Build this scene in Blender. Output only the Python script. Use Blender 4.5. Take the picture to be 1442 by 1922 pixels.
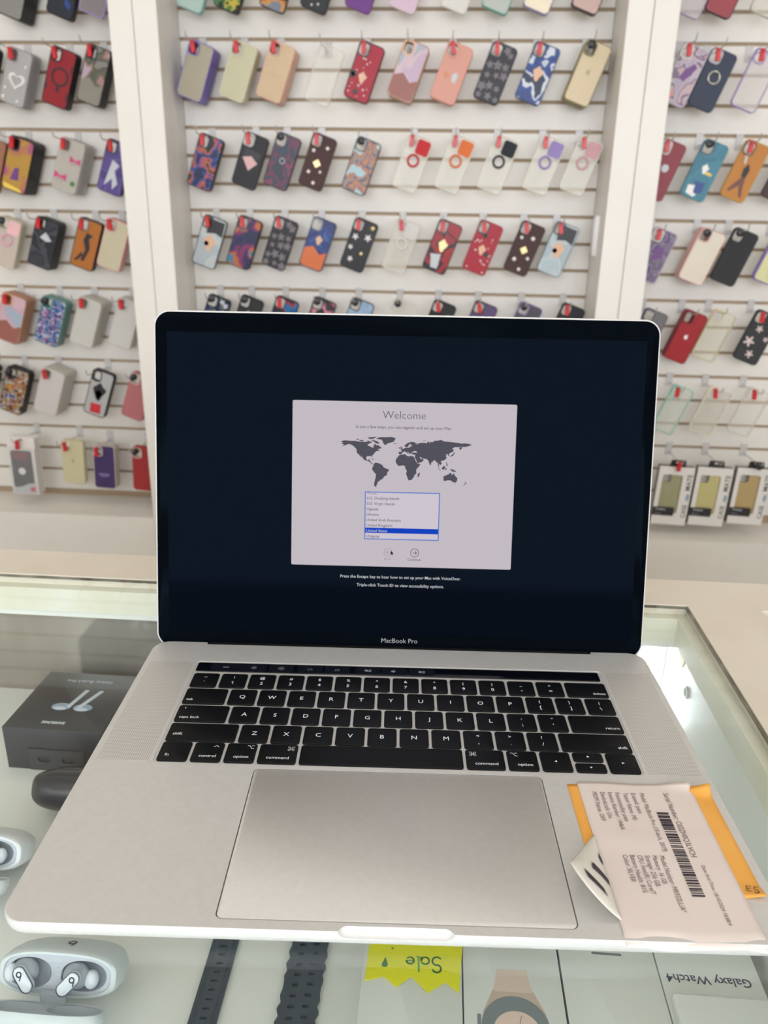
import bpy, bmesh, math, random
from mathutils import Matrix, Vector
from mathutils.geometry import tessellate_polygon

for _o in list(bpy.data.objects):
    bpy.data.objects.remove(_o, do_unlink=True)
SC = bpy.context.scene
COL = SC.collection
R = math.radians
GZ = 0.965            # height of the glass counter top above the floor (m)
D = 2.2955            # distance of the slat wall from the laptop's front edge (m)

# ------------------------------------------------------------------ camera
cam = bpy.data.cameras.new('camera')
cam.sensor_fit = 'HORIZONTAL'
cam.sensor_width = 36.0
cam.lens = 36.0 * 1491.99 / 1442.0
cam.clip_start = 0.01
cam.clip_end = 50
cam.dof.use_dof = True
cam.dof.focus_distance = 0.445
cam.dof.aperture_fstop = 19.0
camo = bpy.data.objects.new('camera', cam)
COL.objects.link(camo)
_right = Vector((0.997248, 0.07200966, 0.01763606))
_down = Vector((0.04171705, -0.34839035, -0.93642077))
_fwd = Vector((-0.06128711, 0.93457946, -0.35043561))
_m = Matrix.Identity(4)
for _i in range(3):
    _m[_i][0] = _right[_i]; _m[_i][1] = -_down[_i]; _m[_i][2] = -_fwd[_i]
_m[0][3] = 0.008156; _m[1][3] = -0.257525; _m[2][3] = GZ + 0.302418
camo.matrix_world = _m
SC.camera = camo

# ------------------------------------------------------------------ world, daylight from the shop window, exposure
world = bpy.data.worlds.new('world')
SC.world = world
world.use_nodes = True
world.node_tree.nodes['Background'].inputs[0].default_value = (0.75, 0.85, 1.0, 1)
world.node_tree.nodes['Background'].inputs[1].default_value = 0.6

def area_light(name, loc, rot, sx, sy, power, color):
    l = bpy.data.lights.new(name, 'AREA')
    l.shape = 'RECTANGLE'; l.size = sx; l.size_y = sy; l.energy = power; l.color = color
    o = bpy.data.objects.new(name, l); COL.objects.link(o)
    o.location = loc; o.rotation_euler = rot
    return o
area_light('window_front_offscreen', (0.2, -3.12, 1.82), (R(90), 0, 0), 4.4, 1.36, 210, (0.90, 0.94, 1.0))

CEIL_Z = 3.3
CEIL_STRENGTH = 5.5
SC.view_settings.view_transform = 'Standard'
SC.view_settings.look = 'None'
SC.view_settings.gamma = 1.0
SC.view_settings.use_curve_mapping = False
SC.view_settings.exposure = -0.62
SC.cycles.use_denoising = True
SC.cycles.transparent_max_bounces = 32
SC.cycles.max_bounces = 10

# ------------------------------------------------------------------ materials
def lin(c):
    return tuple(((v / 255.0) / 12.92 if v / 255.0 <= 0.04045 else ((v / 255.0 + 0.055) / 1.055) ** 2.4) for v in c[:3])
MATS = {}
def mat(name, rgb=(200, 200, 200), rough=0.5, metal=0.0, alpha=1.0, spec=0.5, emit=None, estr=0.0, coat=0.0):
    if name in MATS:
        return MATS[name]
    m = bpy.data.materials.new(name)
    m.use_nodes = True
    b = m.node_tree.nodes['Principled BSDF']
    b.inputs['Base Color'].default_value = (*lin(rgb), 1)
    b.inputs['Roughness'].default_value = rough
    b.inputs['Metallic'].default_value = metal
    b.inputs['Alpha'].default_value = alpha
    b.inputs['Specular IOR Level'].default_value = spec
    b.inputs['Coat Weight'].default_value = coat
    if emit:
        b.inputs['Emission Color'].default_value = (*lin(emit), 1)
        b.inputs['Emission Strength'].default_value = estr
    MATS[name] = m
    return m
def nodes_of(m):
    return m.node_tree.nodes, m.node_tree.links, m.node_tree.nodes['Principled BSDF']
def tex_coord(nt, scale=(1, 1, 1)):
    tc = nt.nodes.new('ShaderNodeTexCoord')
    mp = nt.nodes.new('ShaderNodeMapping')
    mp.inputs['Scale'].default_value = scale
    nt.links.new(tc.outputs['Object'], mp.inputs['Vector'])
    return mp.outputs['Vector']
def noisy(name, c1, c2, scale=30, rough=0.5, stretch=(1, 1, 1), bump=0.0, detail=4, metal=0.0, coat=0.0):
    """two-tone noise colour with a little relief"""
    if name in MATS:
        return MATS[name]
    m = mat(name, c1, rough, metal, coat=coat)
    n, l, b = nodes_of(m)
    v = tex_coord(m.node_tree, stretch)
    t = n.new('ShaderNodeTexNoise'); t.inputs['Scale'].default_value = scale; t.inputs['Detail'].default_value = detail
    l.new(v, t.inputs['Vector'])
    r = n.new('ShaderNodeValToRGB')
    r.color_ramp.elements[0].position = 0.35; r.color_ramp.elements[0].color = (*lin(c1), 1)
    r.color_ramp.elements[1].position = 0.68; r.color_ramp.elements[1].color = (*lin(c2), 1)
    l.new(t.outputs['Fac'], r.inputs['Fac']); l.new(r.outputs['Color'], b.inputs['Base Color'])
    if bump:
        bp = n.new('ShaderNodeBump'); bp.inputs['Strength'].default_value = bump; bp.inputs['Distance'].default_value = 0.001
        l.new(t.outputs['Fac'], bp.inputs['Height']); l.new(bp.outputs['Normal'], b.inputs['Normal'])
    return m
def deep(c):
    """saturated inks: printed cases are darker than their screen colours"""
    k = 0.80 if sum(c) < 540 else 0.93
    return tuple(v * k for v in c)
def print_mat(name, cols, scale=28, seed=0.0, rough=0.3, distort=0.6):
    """abstract many-coloured print: constant bands of noise"""
    if name in MATS:
        return MATS[name]
    cols = [deep(c) for c in cols]
    m = mat(name, cols[0], rough, spec=0.35)
    n, l, b = nodes_of(m)
    v = tex_coord(m.node_tree)
    mp = v.node; mp.inputs['Location'].default_value = (seed * 3.1, seed * 1.7, seed)
    t = n.new('ShaderNodeTexNoise'); t.inputs['Scale'].default_value = scale; t.inputs['Detail'].default_value = 1.5
    t.inputs['Distortion'].default_value = distort
    l.new(v, t.inputs['Vector'])
    r = n.new('ShaderNodeValToRGB'); cr = r.color_ramp; cr.interpolation = 'CONSTANT'
    k = len(cols)
    while len(cr.elements) < k:
        cr.elements.new(0.5)
    for i, c in enumerate(cols):
        cr.elements[i].position = 0.0 if i == 0 else 0.36 + 0.29 * i / k
        cr.elements[i].color = (*lin(c), 1)
    l.new(t.outputs['Fac'], r.inputs['Fac']); l.new(r.outputs['Color'], b.inputs['Base Color'])
    return m
def glitter_mat(name, rgb, alpha=0.85):
    if name in MATS:
        return MATS[name]
    m = mat(name, rgb, 0.22, 0.25, alpha=alpha)
    n, l, b = nodes_of(m)
    v = tex_coord(m.node_tree)
    t = n.new('ShaderNodeTexVoronoi'); t.inputs['Scale'].default_value = 700
    l.new(v, t.inputs['Vector'])
    bp = n.new('ShaderNodeBump'); bp.inputs['Strength'].default_value = 0.25; bp.inputs['Distance'].default_value = 0.001
    l.new(t.outputs['Distance'], bp.inputs['Height']); l.new(bp.outputs['Normal'], b.inputs['Normal'])
    return m
def glass_mat(name, tint=(0.93, 0.975, 0.955), ior=1.45, gloss=(1, 1, 1)):
    if name in MATS:
        return MATS[name]
    m = bpy.data.materials.new(name); m.use_nodes = True
    n, l = m.node_tree.nodes, m.node_tree.links
    n.clear()
    out = n.new('ShaderNodeOutputMaterial'); mix = n.new('ShaderNodeMixShader')
    tr = n.new('ShaderNodeBsdfTransparent'); tr.inputs[0].default_value = (*tint, 1)
    gl = n.new('ShaderNodeBsdfGlossy'); gl.inputs[0].default_value = (*gloss, 1); gl.inputs['Roughness'].default_value = 0.02
    fr = n.new('ShaderNodeFresnel'); fr.inputs[0].default_value = ior
    # surface reflection only where a ray enters the slab (the thin-slab model has no refraction)
    ge = n.new('ShaderNodeNewGeometry'); om = n.new('ShaderNodeMath'); om.operation = 'SUBTRACT'; om.inputs[0].default_value = 1.0
    l.new(ge.outputs['Backfacing'], om.inputs[1])
    mu = n.new('ShaderNodeMath'); mu.operation = 'MULTIPLY'; l.new(fr.outputs[0], mu.inputs[0]); l.new(om.outputs[0], mu.inputs[1])
    l.new(mu.outputs[0], mix.inputs[0]); l.new(tr.outputs[0], mix.inputs[1]); l.new(gl.outputs[0], mix.inputs[2])
    l.new(mix.outputs[0], out.inputs[0])
    MATS[name] = m
    return m
def emit_mat(name, rgb, strength):
    if name in MATS:
        return MATS[name]
    m = bpy.data.materials.new(name); m.use_nodes = True
    n, l = m.node_tree.nodes, m.node_tree.links
    n.clear()
    out = n.new('ShaderNodeOutputMaterial'); e = n.new('ShaderNodeEmission')
    e.inputs[0].default_value = (*lin(rgb), 1); e.inputs[1].default_value = strength
    l.new(e.outputs[0], out.inputs[0])
    MATS[name] = m
    return m
def screen_mat(name, rgb, strength=1.5):
    """a lit display pixel colour under a coated, faintly reflecting cover glass"""
    if name in MATS:
        return MATS[name]
    m = mat(name, (3, 4, 7), 0.06, spec=0.012, emit=rgb, estr=strength)
    m.node_tree.nodes['Principled BSDF'].inputs['Specular Tint'].default_value = (0.35, 0.65, 1.0, 1)
    return m

# ------------------------------------------------------------------ mesh building (millimetres in, metres out)
class MB:
    def __init__(s):
        s.v = []; s.f = []
    def add(s, vs, fs):
        k = len(s.v); s.v += [tuple(p) for p in vs]; s.f += [tuple(i + k for i in f) for f in fs]
        return s
    def box(s, x0, x1, y0, y1, z0, z1):
        vs = [(x0, y0, z0), (x1, y0, z0), (x1, y1, z0), (x0, y1, z0), (x0, y0, z1), (x1, y0, z1), (x1, y1, z1), (x0, y1, z1)]
        return s.add(vs, [(0, 3, 2, 1), (4, 5, 6, 7), (0, 1, 5, 4), (1, 2, 6, 5), (2, 3, 7, 6), (3, 0, 4, 7)])
    def loft(s, rings, cap0=True, cap1=True):
        n = len(rings[0]); vs = [p for r in rings for p in r]; fs = []
        for i in range(len(rings) - 1):
            for j in range(n):
                a, b = i * n + j, i * n + (j + 1) % n
                fs.append((a, b, b + n, a + n))
        if cap0: fs.append(tuple(range(n - 1, -1, -1)))
        if cap1: fs.append(tuple(range((len(rings) - 1) * n, len(rings) * n)))
        return s.add(vs, fs)
    def prism(s, poly, a0, a1, plane='xy'):
        def P(p, a):
            return (p[0], p[1], a) if plane == 'xy' else ((p[0], a, p[1]) if plane == 'xz' else (a, p[0], p[1]))
        return s.loft([[P(p, a0) for p in poly], [P(p, a1) for p in poly]])
    def plate(s, outer, holes, a0, a1, plane='xy'):
        """flat plate with holes, between offsets a0 and a1"""
        def P(p, a):
            return (p[0], p[1], a) if plane == 'xy' else (p[0], a, p[1])
        loops = [list(outer)] + [list(h) for h in holes]
        tri = tessellate_polygon([[Vector((p[0], p[1], 0)) for p in lp] for lp in loops])
        flat = [p for lp in loops for p in lp]; n = len(flat)
        vs = [P(p, a0) for p in flat] + [P(p, a1) for p in flat]
        fs = [tuple(t) for t in tri] + [tuple(i + n for i in reversed(t)) for t in tri]
        k = 0
        for lp in loops:
            m = len(lp)
            for j in range(m):
                fs.append((k + j, k + (j + 1) % m, k + (j + 1) % m + n, k + j + n))
            k += m
        return s.add(vs, fs)
    def tube(s, pts, r, seg=8, caps=True):
        pts = [Vector(p) for p in pts]; rings = []
        rr = r if isinstance(r, (list, tuple)) else [r] * len(pts)
        up = Vector((0, 0, 1)); prev = None
        for i, p in enumerate(pts):
            d = (pts[min(i + 1, len(pts) - 1)] - pts[max(i - 1, 0)]).normalized()
            if prev is None:
                a = up if abs(d.dot(up)) < 0.95 else Vector((1, 0, 0))
                x = d.cross(a).normalized()
            else:
                x = (prev - d * prev.dot(d)).normalized()
            prev = x
            y = d.cross(x)
            rings.append([tuple(p + (x * math.cos(2 * math.pi * k / seg) + y * math.sin(2 * math.pi * k / seg)) * rr[i]) for k in range(seg)])
        return s.loft(rings, caps, caps)
    def lathe(s, prof, seg=24, c=(0, 0, 0), axis='z', sx=1, sy=1):
        rings = []
        for r, h in prof:
            ring = []
            for k in range(seg):
                a = 2 * math.pi * k / seg
                x, y = r * math.cos(a) * sx, r * math.sin(a) * sy
                p = (x, y, h) if axis == 'z' else ((x, h, y) if axis == 'y' else (h, x, y))
                ring.append((p[0] + c[0], p[1] + c[1], p[2] + c[2]))
            rings.append(ring)
        return s.loft(rings)
    def torus(s, R0, r, c=(0, 0, 0), axis='z', seg=28, sub=8):
        vs, fs = [], []
        for i in range(seg):
            a = 2 * math.pi * i / seg
            for j in range(sub):
                b = 2 * math.pi * j / sub
                q = R0 + r * math.cos(b)
                p = (q * math.cos(a), q * math.sin(a), r * math.sin(b))
                if axis == 'y': p = (p[0], p[2], p[1])
                vs.append((p[0] + c[0], p[1] + c[1], p[2] + c[2]))
                fs.append((i * sub + j, ((i + 1) % seg) * sub + j, ((i + 1) % seg) * sub + (j + 1) % sub, i * sub + (j + 1) % sub))
        return s.add(vs, fs)
    def ellipsoid(s, c, rx, ry, rz, seg=18, rings=10):
        rr = []
        for i in range(1, rings):
            t = math.pi * i / rings
            rr.append([(c[0] + rx * math.sin(t) * math.cos(2 * math.pi * k / seg), c[1] + ry * math.sin(t) * math.sin(2 * math.pi * k / seg), c[2] - rz * math.cos(t)) for k in range(seg)])
        return s.loft(rr)
    def mesh(s, name, smooth=True, angle=35, fix=True):
        me = bpy.data.meshes.new(name)
        me.from_pydata([(p[0] * 0.001, p[1] * 0.001, p[2] * 0.001) for p in s.v], [], s.f)
        if fix:
            bm = bmesh.new(); bm.from_mesh(me)
            bmesh.ops.recalc_face_normals(bm, faces=bm.faces)
            bm.to_mesh(me); bm.free()
        if smooth:
            me.shade_smooth(); me.set_sharp_from_angle(angle=R(angle))
        me.update()
        return me
def rrect(w, h, r, seg=5, cx=0.0, cy=0.0):
    pts = []
    for (sx, sy, a0) in ((1, 1, 0), (-1, 1, 90), (-1, -1, 180), (1, -1, 270)):
        for k in range(seg + 1):
            a = R(a0 + 90.0 * k / seg)
            pts.append((cx + sx * (w / 2 - r) + r * math.cos(a), cy + sy * (h / 2 - r) + r * math.sin(a)))
    return pts
def circ(r, cx=0.0, cy=0.0, seg=24, sx=1.0, sy=1.0):
    return [(cx + r * sx * math.cos(2 * math.pi * k / seg), cy + r * sy * math.sin(2 * math.pi * k / seg)) for k in range(seg)]
def star(r, n=5, cx=0, cy=0, inner=0.45, rot=90):
    return [(cx + (r if k % 2 == 0 else r * inner) * math.cos(R(rot + 180.0 * k / n)), cy + (r if k % 2 == 0 else r * inner) * math.sin(R(rot + 180.0 * k / n))) for k in range(2 * n)]
def soft_box(w, d, h, r=2.0, cx=0, cy=0, z0=0.0, seg=4, e=None):
    """box with rounded vertical corners and softened top and bottom rims"""
    e = min(r, h / 3.0) if e is None else e
    mb = MB(); rings = []
    for off, z in ((e, z0), (e * 0.3, z0 + e * 0.3), (0, z0 + e), (0, z0 + h - e), (e * 0.3, z0 + h - e * 0.3), (e, z0 + h)):
        rings.append([(p[0], p[1], z) for p in rrect(w - 2 * off, d - 2 * off, max(r - off, 0.2), seg, cx, cy)])
    return mb.loft(rings)

# ------------------------------------------------------------------ objects
def obj(name, me, m=None, parent=None, loc=(0, 0, 0), rot=(0, 0, 0), scale=(1, 1, 1)):
    if isinstance(me, MB):
        me = me.mesh(name)
    o = bpy.data.objects.new(name, me)
    COL.objects.link(o)
    if me is not None and m is not None:
        if len(me.materials) == 0:
            me.materials.append(m)
        elif me.materials[0] != m:
            o.material_slots[0].link = 'OBJECT'; o.material_slots[0].material = m
    o.parent = parent
    o.location = loc; o.rotation_euler = rot; o.scale = scale
    return o
def tag(o, label=None, cat=None, group=None, kind=None):
    if label: o['label'] = label
    if cat: o['category'] = cat
    if group: o['group'] = group
    if kind: o['kind'] = kind
    return o
def thing(name, label, cat, loc=(0, 0, 0), rot=(0, 0, 0), group=None):
    o = bpy.data.objects.new(name, None)
    COL.objects.link(o)
    o.empty_display_size = 0.02
    o.location = loc; o.rotation_euler = rot
    return tag(o, label, cat, group)
def struct(name, me, m, loc=(0, 0, 0), rot=(0, 0, 0)):
    return tag(obj(name, me, m, None, loc, rot), kind='structure')
def W(x, y, z):
    """millimetres measured from the laptop's front centre on the glass, to world metres"""
    return (x * 0.001, y * 0.001, GZ + z * 0.001)

TEXTS = {}
def text_mesh(s, bold=0.0):
    """text outline as a flat mesh, cap height 1 unit, starting at x = 0 on the baseline"""
    key = (s, bold)
    if key in TEXTS:
        return TEXTS[key]
    cu = bpy.data.curves.new('text', 'FONT')
    cu.body = s; cu.resolution_u = 2; cu.offset = bold
    o = bpy.data.objects.new('text', cu)
    me = bpy.data.meshes.new_from_object(o)
    bpy.data.objects.remove(o); bpy.data.curves.remove(cu)
    k = 1.0 / 0.70
    xs = [v.co.x for v in me.vertices]
    x0 = min(xs) if xs else 0.0
    for v in me.vertices:
        v.co = ((v.co.x - x0) * k, v.co.y * k, 0)
    w = (max(xs) - x0) * k if xs else 0.0
    TEXTS[key] = (me, w)
    return TEXTS[key]
def put_text(name, s, m, parent, x, y, z, cap=None, width=None, align='c', rot=0.0, tilt=None, bold=0.0, squeeze=1.0):
    """lay text in the local xy plane of its parent; sizes in mm; tilt is an optional extra euler"""
    me, w = text_mesh(s, bold)
    if cap is None:
        cap = width / w
    sx = cap * 0.001 * squeeze
    off = {'l': 0.0, 'c': -w / 2, 'r': -w}[align] * sx
    o = obj(name, me, m, parent)
    o.scale = (sx, cap * 0.001, 1)
    if tilt is None:
        o.rotation_euler = (0, 0, R(rot))
        o.location = (x * 0.001 + off * math.cos(R(rot)), y * 0.001 + off * math.sin(R(rot)), z * 0.001)
    else:
        o.rotation_euler = tilt
        d = o.rotation_euler.to_matrix() @ Vector((off, 0, 0))
        o.location = Vector((x, y, z)) * 0.001 + d
    return o

# ================================================================== the room
M_WALL = noisy('painted_wall', (226, 222, 214), (231, 227, 220), 6, 0.7)
M_SLAT = noisy('slat_laminate', (233, 229, 222), (237, 233, 227), 9, 0.42)
M_GROOVE = mat('slat_core_board', (178, 156, 130), 0.7)
M_TRIM = noisy('white_board', (233, 229, 222), (237, 233, 227), 5, 0.45)
M_LEDGE = M_TRIM
M_FLOOR = noisy('floor_tile', (206, 201, 193), (214, 209, 202), 4, 0.4)
X0, X1, Y0, Y1 = -3000, 3000, -3200, 2330
struct('floor', MB().box(X0, X1, Y0, Y1 + 60, -60, 0), M_FLOOR)
CZ = int(CEIL_Z * 1000)
struct('ceiling', MB().box(X0, X1, Y0, Y1 + 60, CZ, CZ + 60), mat('ceiling_paint', (236, 234, 229), 0.8))
struct('wall_left', MB().box(X0 - 60, X0, Y0, Y1 + 60, 0, CZ), M_WALL)
struct('wall_right', MB().box(X1, X1 + 60, Y0, Y1 + 60, 0, CZ), M_WALL)
wf = MB()
wf.plate([(X0, 0), (X1, 0), (X1, CZ), (X0, CZ)], [[(-2050, 1130), (2450, 1130), (2450, 2540), (-2050, 2540)]], Y0 - 60, Y0, 'xz')
struct('wall_front', wf, M_WALL)
win = tag(obj('window_1', MB().plate([(-2050, 1130), (2450, 1130), (2450, 2540), (-2050, 2540)],
        [[(-2000 + i * 1110, 1180), (-2000 + i * 1110 + 1070, 1180), (-2000 + i * 1110 + 1070, 2490), (-2000 + i * 1110, 2490)] for i in range(4)], Y0 - 30, Y0 + 10, 'xz'),
        mat('window_frame', (70, 72, 76), 0.4)), kind='structure')
for i in range(4):
    obj('pane', MB().box(-2000 + i * 1110, -2000 + i * 1110 + 1070, Y0 - 14, Y0 - 8, 1180, 2490), glass_mat('window_glass', (0.97, 0.98, 0.98)), win)
DM = D * 1000
wb = struct('wall_back', MB().box(X0, X1, DM + 9, DM + 69, 0, CZ), M_GROOVE)
GLZ = GZ * 1000
PITCH = 76.2
def bay(x0, x1, ztop_groove):
    """horizontal slats between the grooves, each one a board of its own"""
    bed = None
    me = MB()
    h = PITCH - 9.0
    prof = [(9, -h / 2), (1.2, -h / 2), (0, -h / 2 + 1.2), (0, h / 2 - 1.2), (1.2, h / 2), (9, h / 2)]
    me.loft([[(x0, p[0], p[1]) for p in prof], [(x1, p[0], p[1]) for p in prof]])
    m = me.mesh('slat', smooth=False)
    k = -8
    while True:
        zc = GLZ + ztop_groove - (k + 0.5) * PITCH
        if zc - h / 2 < GLZ - 640 + 2:
            break
        if zc + h / 2 < CZ:
            obj('slat', m, M_SLAT, wb, (0, DM * 0.001, zc * 0.001))
        k += 1
bay(-770, 447, 838)
bay(-2130, -903, 827)
bay(579, 1800, 833)
struct('wall_lower', MB().box(X0, X1, DM - 1, DM + 9, GLZ - 960, GLZ - 640), M_TRIM)
def pillar(n, x0, x1):
    t = thing('trim_%d' % n, None, None, (0, 0, 0)); t['kind'] = 'structure'
    xm = (x0 + x1) / 2
    for a, b in ((x0, xm - 0.8), (xm + 0.8, x1)):
        mb = MB().loft([[(p[0], p[1], z) for p in rrect(b - a, 189, 1.5, 2, (a + b) / 2, DM + 8.5 - 199 + 189 / 2 + 5)] for z in (0, CZ)])
        obj('board', mb.mesh('board', smooth=False), M_TRIM, t)
pillar(1, -902, -771)
pillar(2, 448, 578)
for n, (a, b) in enumerate(((-2130, -902), (-771, 448), (578, 1800))):
    mb = MB().box(a, b, DM - 186, DM - 1, 0, GLZ - 640)
    tag(obj('trim_%d' % (n + 3), mb.mesh('ledge', smooth=False), M_LEDGE), kind='structure')
# ceiling lamps: real recessed panels
M_LAMP = emit_mat('lamp_diffuser', (255, 243, 226), CEIL_STRENGTH)
M_LFR = mat('lamp_frame', (235, 235, 235), 0.4)
k = 0
for ly in (-2650, -1650, 1150):
    for lx in (-1900, -150, 1650):
        t = thing('ceiling_light_offscreen', 'long recessed ceiling light panel with white frame', 'ceiling light', (lx * 0.001, ly * 0.001, CEIL_Z), group='ceiling light panels')
        obj('frame', MB().plate(rrect(1240, 340, 4, 2), [rrect(1200, 300, 3, 2)], -14, 0), M_LFR, t)
        obj('diffuser_offscreen', MB().box(-600, 600, -150, 150, -8, -5), M_LAMP, t)

# ================================================================== the glass display counter
M_BEIGE = noisy('beige_laminate', (212, 202, 186), (217, 208, 193), 14, 0.38)
M_WHITEIN = mat('case_white', (234, 235, 231), 0.28)
M_GLASS = glass_mat('counter_glass', (0.965, 0.982, 0.972))
CX0, CX1, CYB, CYF = -1020, 222, 353, -205
dc = thing('display_cabinet', 'white lit display cabinet under the glass, holding small electronics', 'cabinet', (0, 0, 0))
ct = thing('counter_top', 'beige laminate counter top framing the glass sheets', 'counter top', (0, 0, GZ))
ct.location = (0, 0, 0)
def C(x0, x1, y0, y1, z0, z1):
    return MB().box(x0, x1, y0, y1, GLZ + z0, GLZ + z1)
top = MB().plate([(-1150, -265), (1250, -265), (1250, 405), (-1150, 405)],
                 [[(CX0 - 2, CYF - 2), (CX1 + 2, CYF - 2), (CX1 + 2, CYB + 2), (CX0 - 2, CYB + 2)], [(283, CYF - 2), (1120, CYF - 2), (1120, 352), (283, 352)]], GLZ - 30, GLZ + 0.6)
obj('worktop', top.mesh('worktop', smooth=False), M_BEIGE, ct)
tag(obj('glass_sheet', C(CX0, CX1, CYF, CYB, -8, 0).mesh('glass_sheet', smooth=False), M_GLASS), 'clear glass sheet set in the counter, carrying the laptop', 'glass sheet')
tag(obj('glass_sheet', C(285, 1118, CYF, 350, -8, 0).mesh('glass_sheet', smooth=False), M_GLASS), 'clear glass sheet of the neighbouring case, beyond the beige divider', 'glass sheet')
gr = MB()
for a in ((CX0 - 2, CX1 + 2, CYB, CYB + 2), (CX1, CX1 + 2, CYF, CYB), (CX0 - 2, CX0, CYF, CYB)):
    gr.box(a[0], a[1], a[2], a[3], GLZ - 2.2, GLZ - 0.4)
obj('edge_seal', gr.mesh('edge_seal', smooth=False), noisy('seal', (96, 92, 78), (140, 134, 116), 60, 0.6), ct)
sup = MB().plate([(CX0 - 2, CYF - 2), (CX1 + 2, CYF - 2), (CX1 + 2, CYB + 2), (CX0 - 2, CYB + 2)], [[(CX0 + 7, CYF + 7), (CX1 - 7, CYF + 7), (CX1 - 7, CYB - 7), (CX0 + 7, CYB - 7)]], GLZ - 30, GLZ - 8.2)
obj('glass_rebate', sup.mesh('glass_rebate', smooth=False), noisy('rebate_tape', (230, 229, 216), (222, 218, 196), 18, 0.5), ct)
obj('side_panel', C(CX1, CX1 + 18, -260, 400, -964, -30.2).mesh('side_panel', smooth=False), M_WHITEIN, dc)
obj('side_panel', C(CX0 - 20, CX0 - 2, -260, 400, -964, -30.2).mesh('side_panel', smooth=False), M_WHITEIN, dc)
obj('side_panel', C(1122, 1240, -260, 400, -964, -30.2).mesh('side_panel', smooth=False), M_WHITEIN, dc)
obj('shelf', C(CX0 - 2, CX1, -240, 386, -156, -140).mesh('shelf', smooth=False), M_WHITEIN, dc)
obj('shelf', C(CX1 + 18, 1122, -240, 386, -156, -140).mesh('shelf', smooth=False), M_WHITEIN, dc)
obj('front_panel', C(CX0 - 20, 1240, -262, -244, -964, -30.2).mesh('front_panel', smooth=False), M_WHITEIN, dc)
obj('rear_rail', C(CX0 - 2, CX1, 349, 384, -36.5, -30.2).mesh('rear_rail', smooth=False), M_WHITEIN, dc)
md = mat('rear_door', (166, 158, 146), 0.12, 0.55)
n_, l_, b_ = nodes_of(md)
v_ = tex_coord(md.node_tree, (1, 1, 0.25))
t_ = n_.new('ShaderNodeTexNoise'); t_.inputs['Scale'].default_value = 22; t_.inputs['Detail'].default_value = 6
l_.new(v_, t_.inputs['Vector'])
r_ = n_.new('ShaderNodeValToRGB')
r_.color_ramp.elements[0].position = 0.3; r_.color_ramp.elements[0].color = (*lin((150, 142, 130)), 1)
r_.color_ramp.elements[1].position = 0.72; r_.color_ramp.elements[1].color = (*lin((188, 184, 176)), 1)
l_.new(t_.outputs['Fac'], r_.inputs['Fac']); l_.new(r_.outputs['Color'], b_.inputs['Base Color'])
obj('rear_door', C(CX0 - 2, CX1, 386, 392, -156, -31).mesh('rear_door', smooth=False), md, dc)
obj('rear_panel', C(CX0 - 20, 1240, 392, 404, -964, -30.2).mesh('rear_panel', smooth=False), M_WHITEIN, dc)
M_LED = emit_mat('led_strip', (238, 247, 255), 46.0)
M_CHIP = mat('led_chip', (235, 225, 120), 0.3, emit=(255, 240, 170), estr=6)
def led(name, x0, x1, y0, y1, z0, z1):
    return obj(name, C(x0, x1, y0, y1, z0, z1).mesh(name, smooth=False), M_LED, dc)
obj('corner_post', C(196, 221.5, 380, 385.5, -139.5, -31).mesh('corner_post', smooth=False), M_WHITEIN, dc)
ls = led('light_strip', 204, 212, 378, 380, -136, -34)     # the strip seen in the back corner
for i in range(7):
    obj('light_chip', MB().lathe([(0.2, -0.8), (2.2, -0.8), (2.2, 0)], 10, (0, 0, 0), 'y'), M_CHIP, ls, W(208, 378, -44 - i * 14.5))
led('light_strip_offscreen', CX0 + 10, CX1 - 10, CYF + 9, CYF + 19, -33, -30.4)     # its fellow under the front rail of the same case
obj('cable_grommet', MB().torus(4.2, 1.3, (0, 0, 0), 'z', 20, 6), mat('grommet', (196, 204, 200), 0.4), dc, W(221.6, 318, -60), (0, R(90), 0))
obj('wall_stain', MB().prism([(0, 0), (6, 3), (14, 1), (16, -6), (8, -8), (2, -14), (-3, -6)], 0, 0.3, 'xy'), mat('stain', (214, 200, 150), 0.6), dc, W(221.3, 336, -36), (R(90), 0, R(90)))

# ================================================================== the laptop
LAP_ROT = R(2.9275)
DECK = 11.5
ALU = noisy('aluminium', (207, 206, 204), (211, 210, 208), 300, 0.48, metal=0.45)
ALU2 = noisy('trackpad_aluminium', (208, 206, 203), (212, 210, 207), 260, 0.44, metal=0.45)
KEYB = mat('key_black', (7, 9, 14), 0.45, spec=0.22)
LEG = mat('legend_white', (226, 228, 230), 0.5)
lap = thing('laptop', 'open silver laptop with black keyboard showing a welcome screen on the glass counter', 'laptop', W(0, 0, 0), (0, 0, LAP_ROT))
def solid(mb):
    o = bpy.data.objects.new('tmp', mb.mesh('tmp', smooth=False)); COL.objects.link(o); return o
rings = []
for off, z in ((12, 1.0), (5.5, 1.7), (2.2, 3.2), (0.7, 5.2), (0.1, 7.6), (0, 10.4), (0.15, 11.1), (0.6, DECK)):
    rings.append([(p[0], p[1], z) for p in rrect(349.3 - 2 * off, 243.9 - 2 * off, 11.5 - min(off * 0.6, 6), 8, 0, 121.95)])
body = solid(MB().loft(rings))
cut = []
cut.append(solid(MB().prism(rrect(276.9, 108.0, 2.4, 4, 0, 163.85), DECK - 0.35, DECK + 3)))
cut.append(solid(MB().prism(rrect(160.2, 101.2, 3.2, 5, 0, 55.95), DECK - 4.0, DECK + 3)))
cut.append(solid(MB().box(-137.5, 137.5, 240.6, 260, -5, 20)))
scoop = MB()
prof = []
for k in range(17):
    a = math.pi * k / 16
    prof.append((0.15 + 7.85 * math.sin(a) ** 0.7 if 0 < k < 16 else 0.15, (-20.5 - 6.0 * math.cos(a)) if k < 8 else (20.5 - 6.0 * math.cos(a)) if k > 8 else 0.0))
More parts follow.
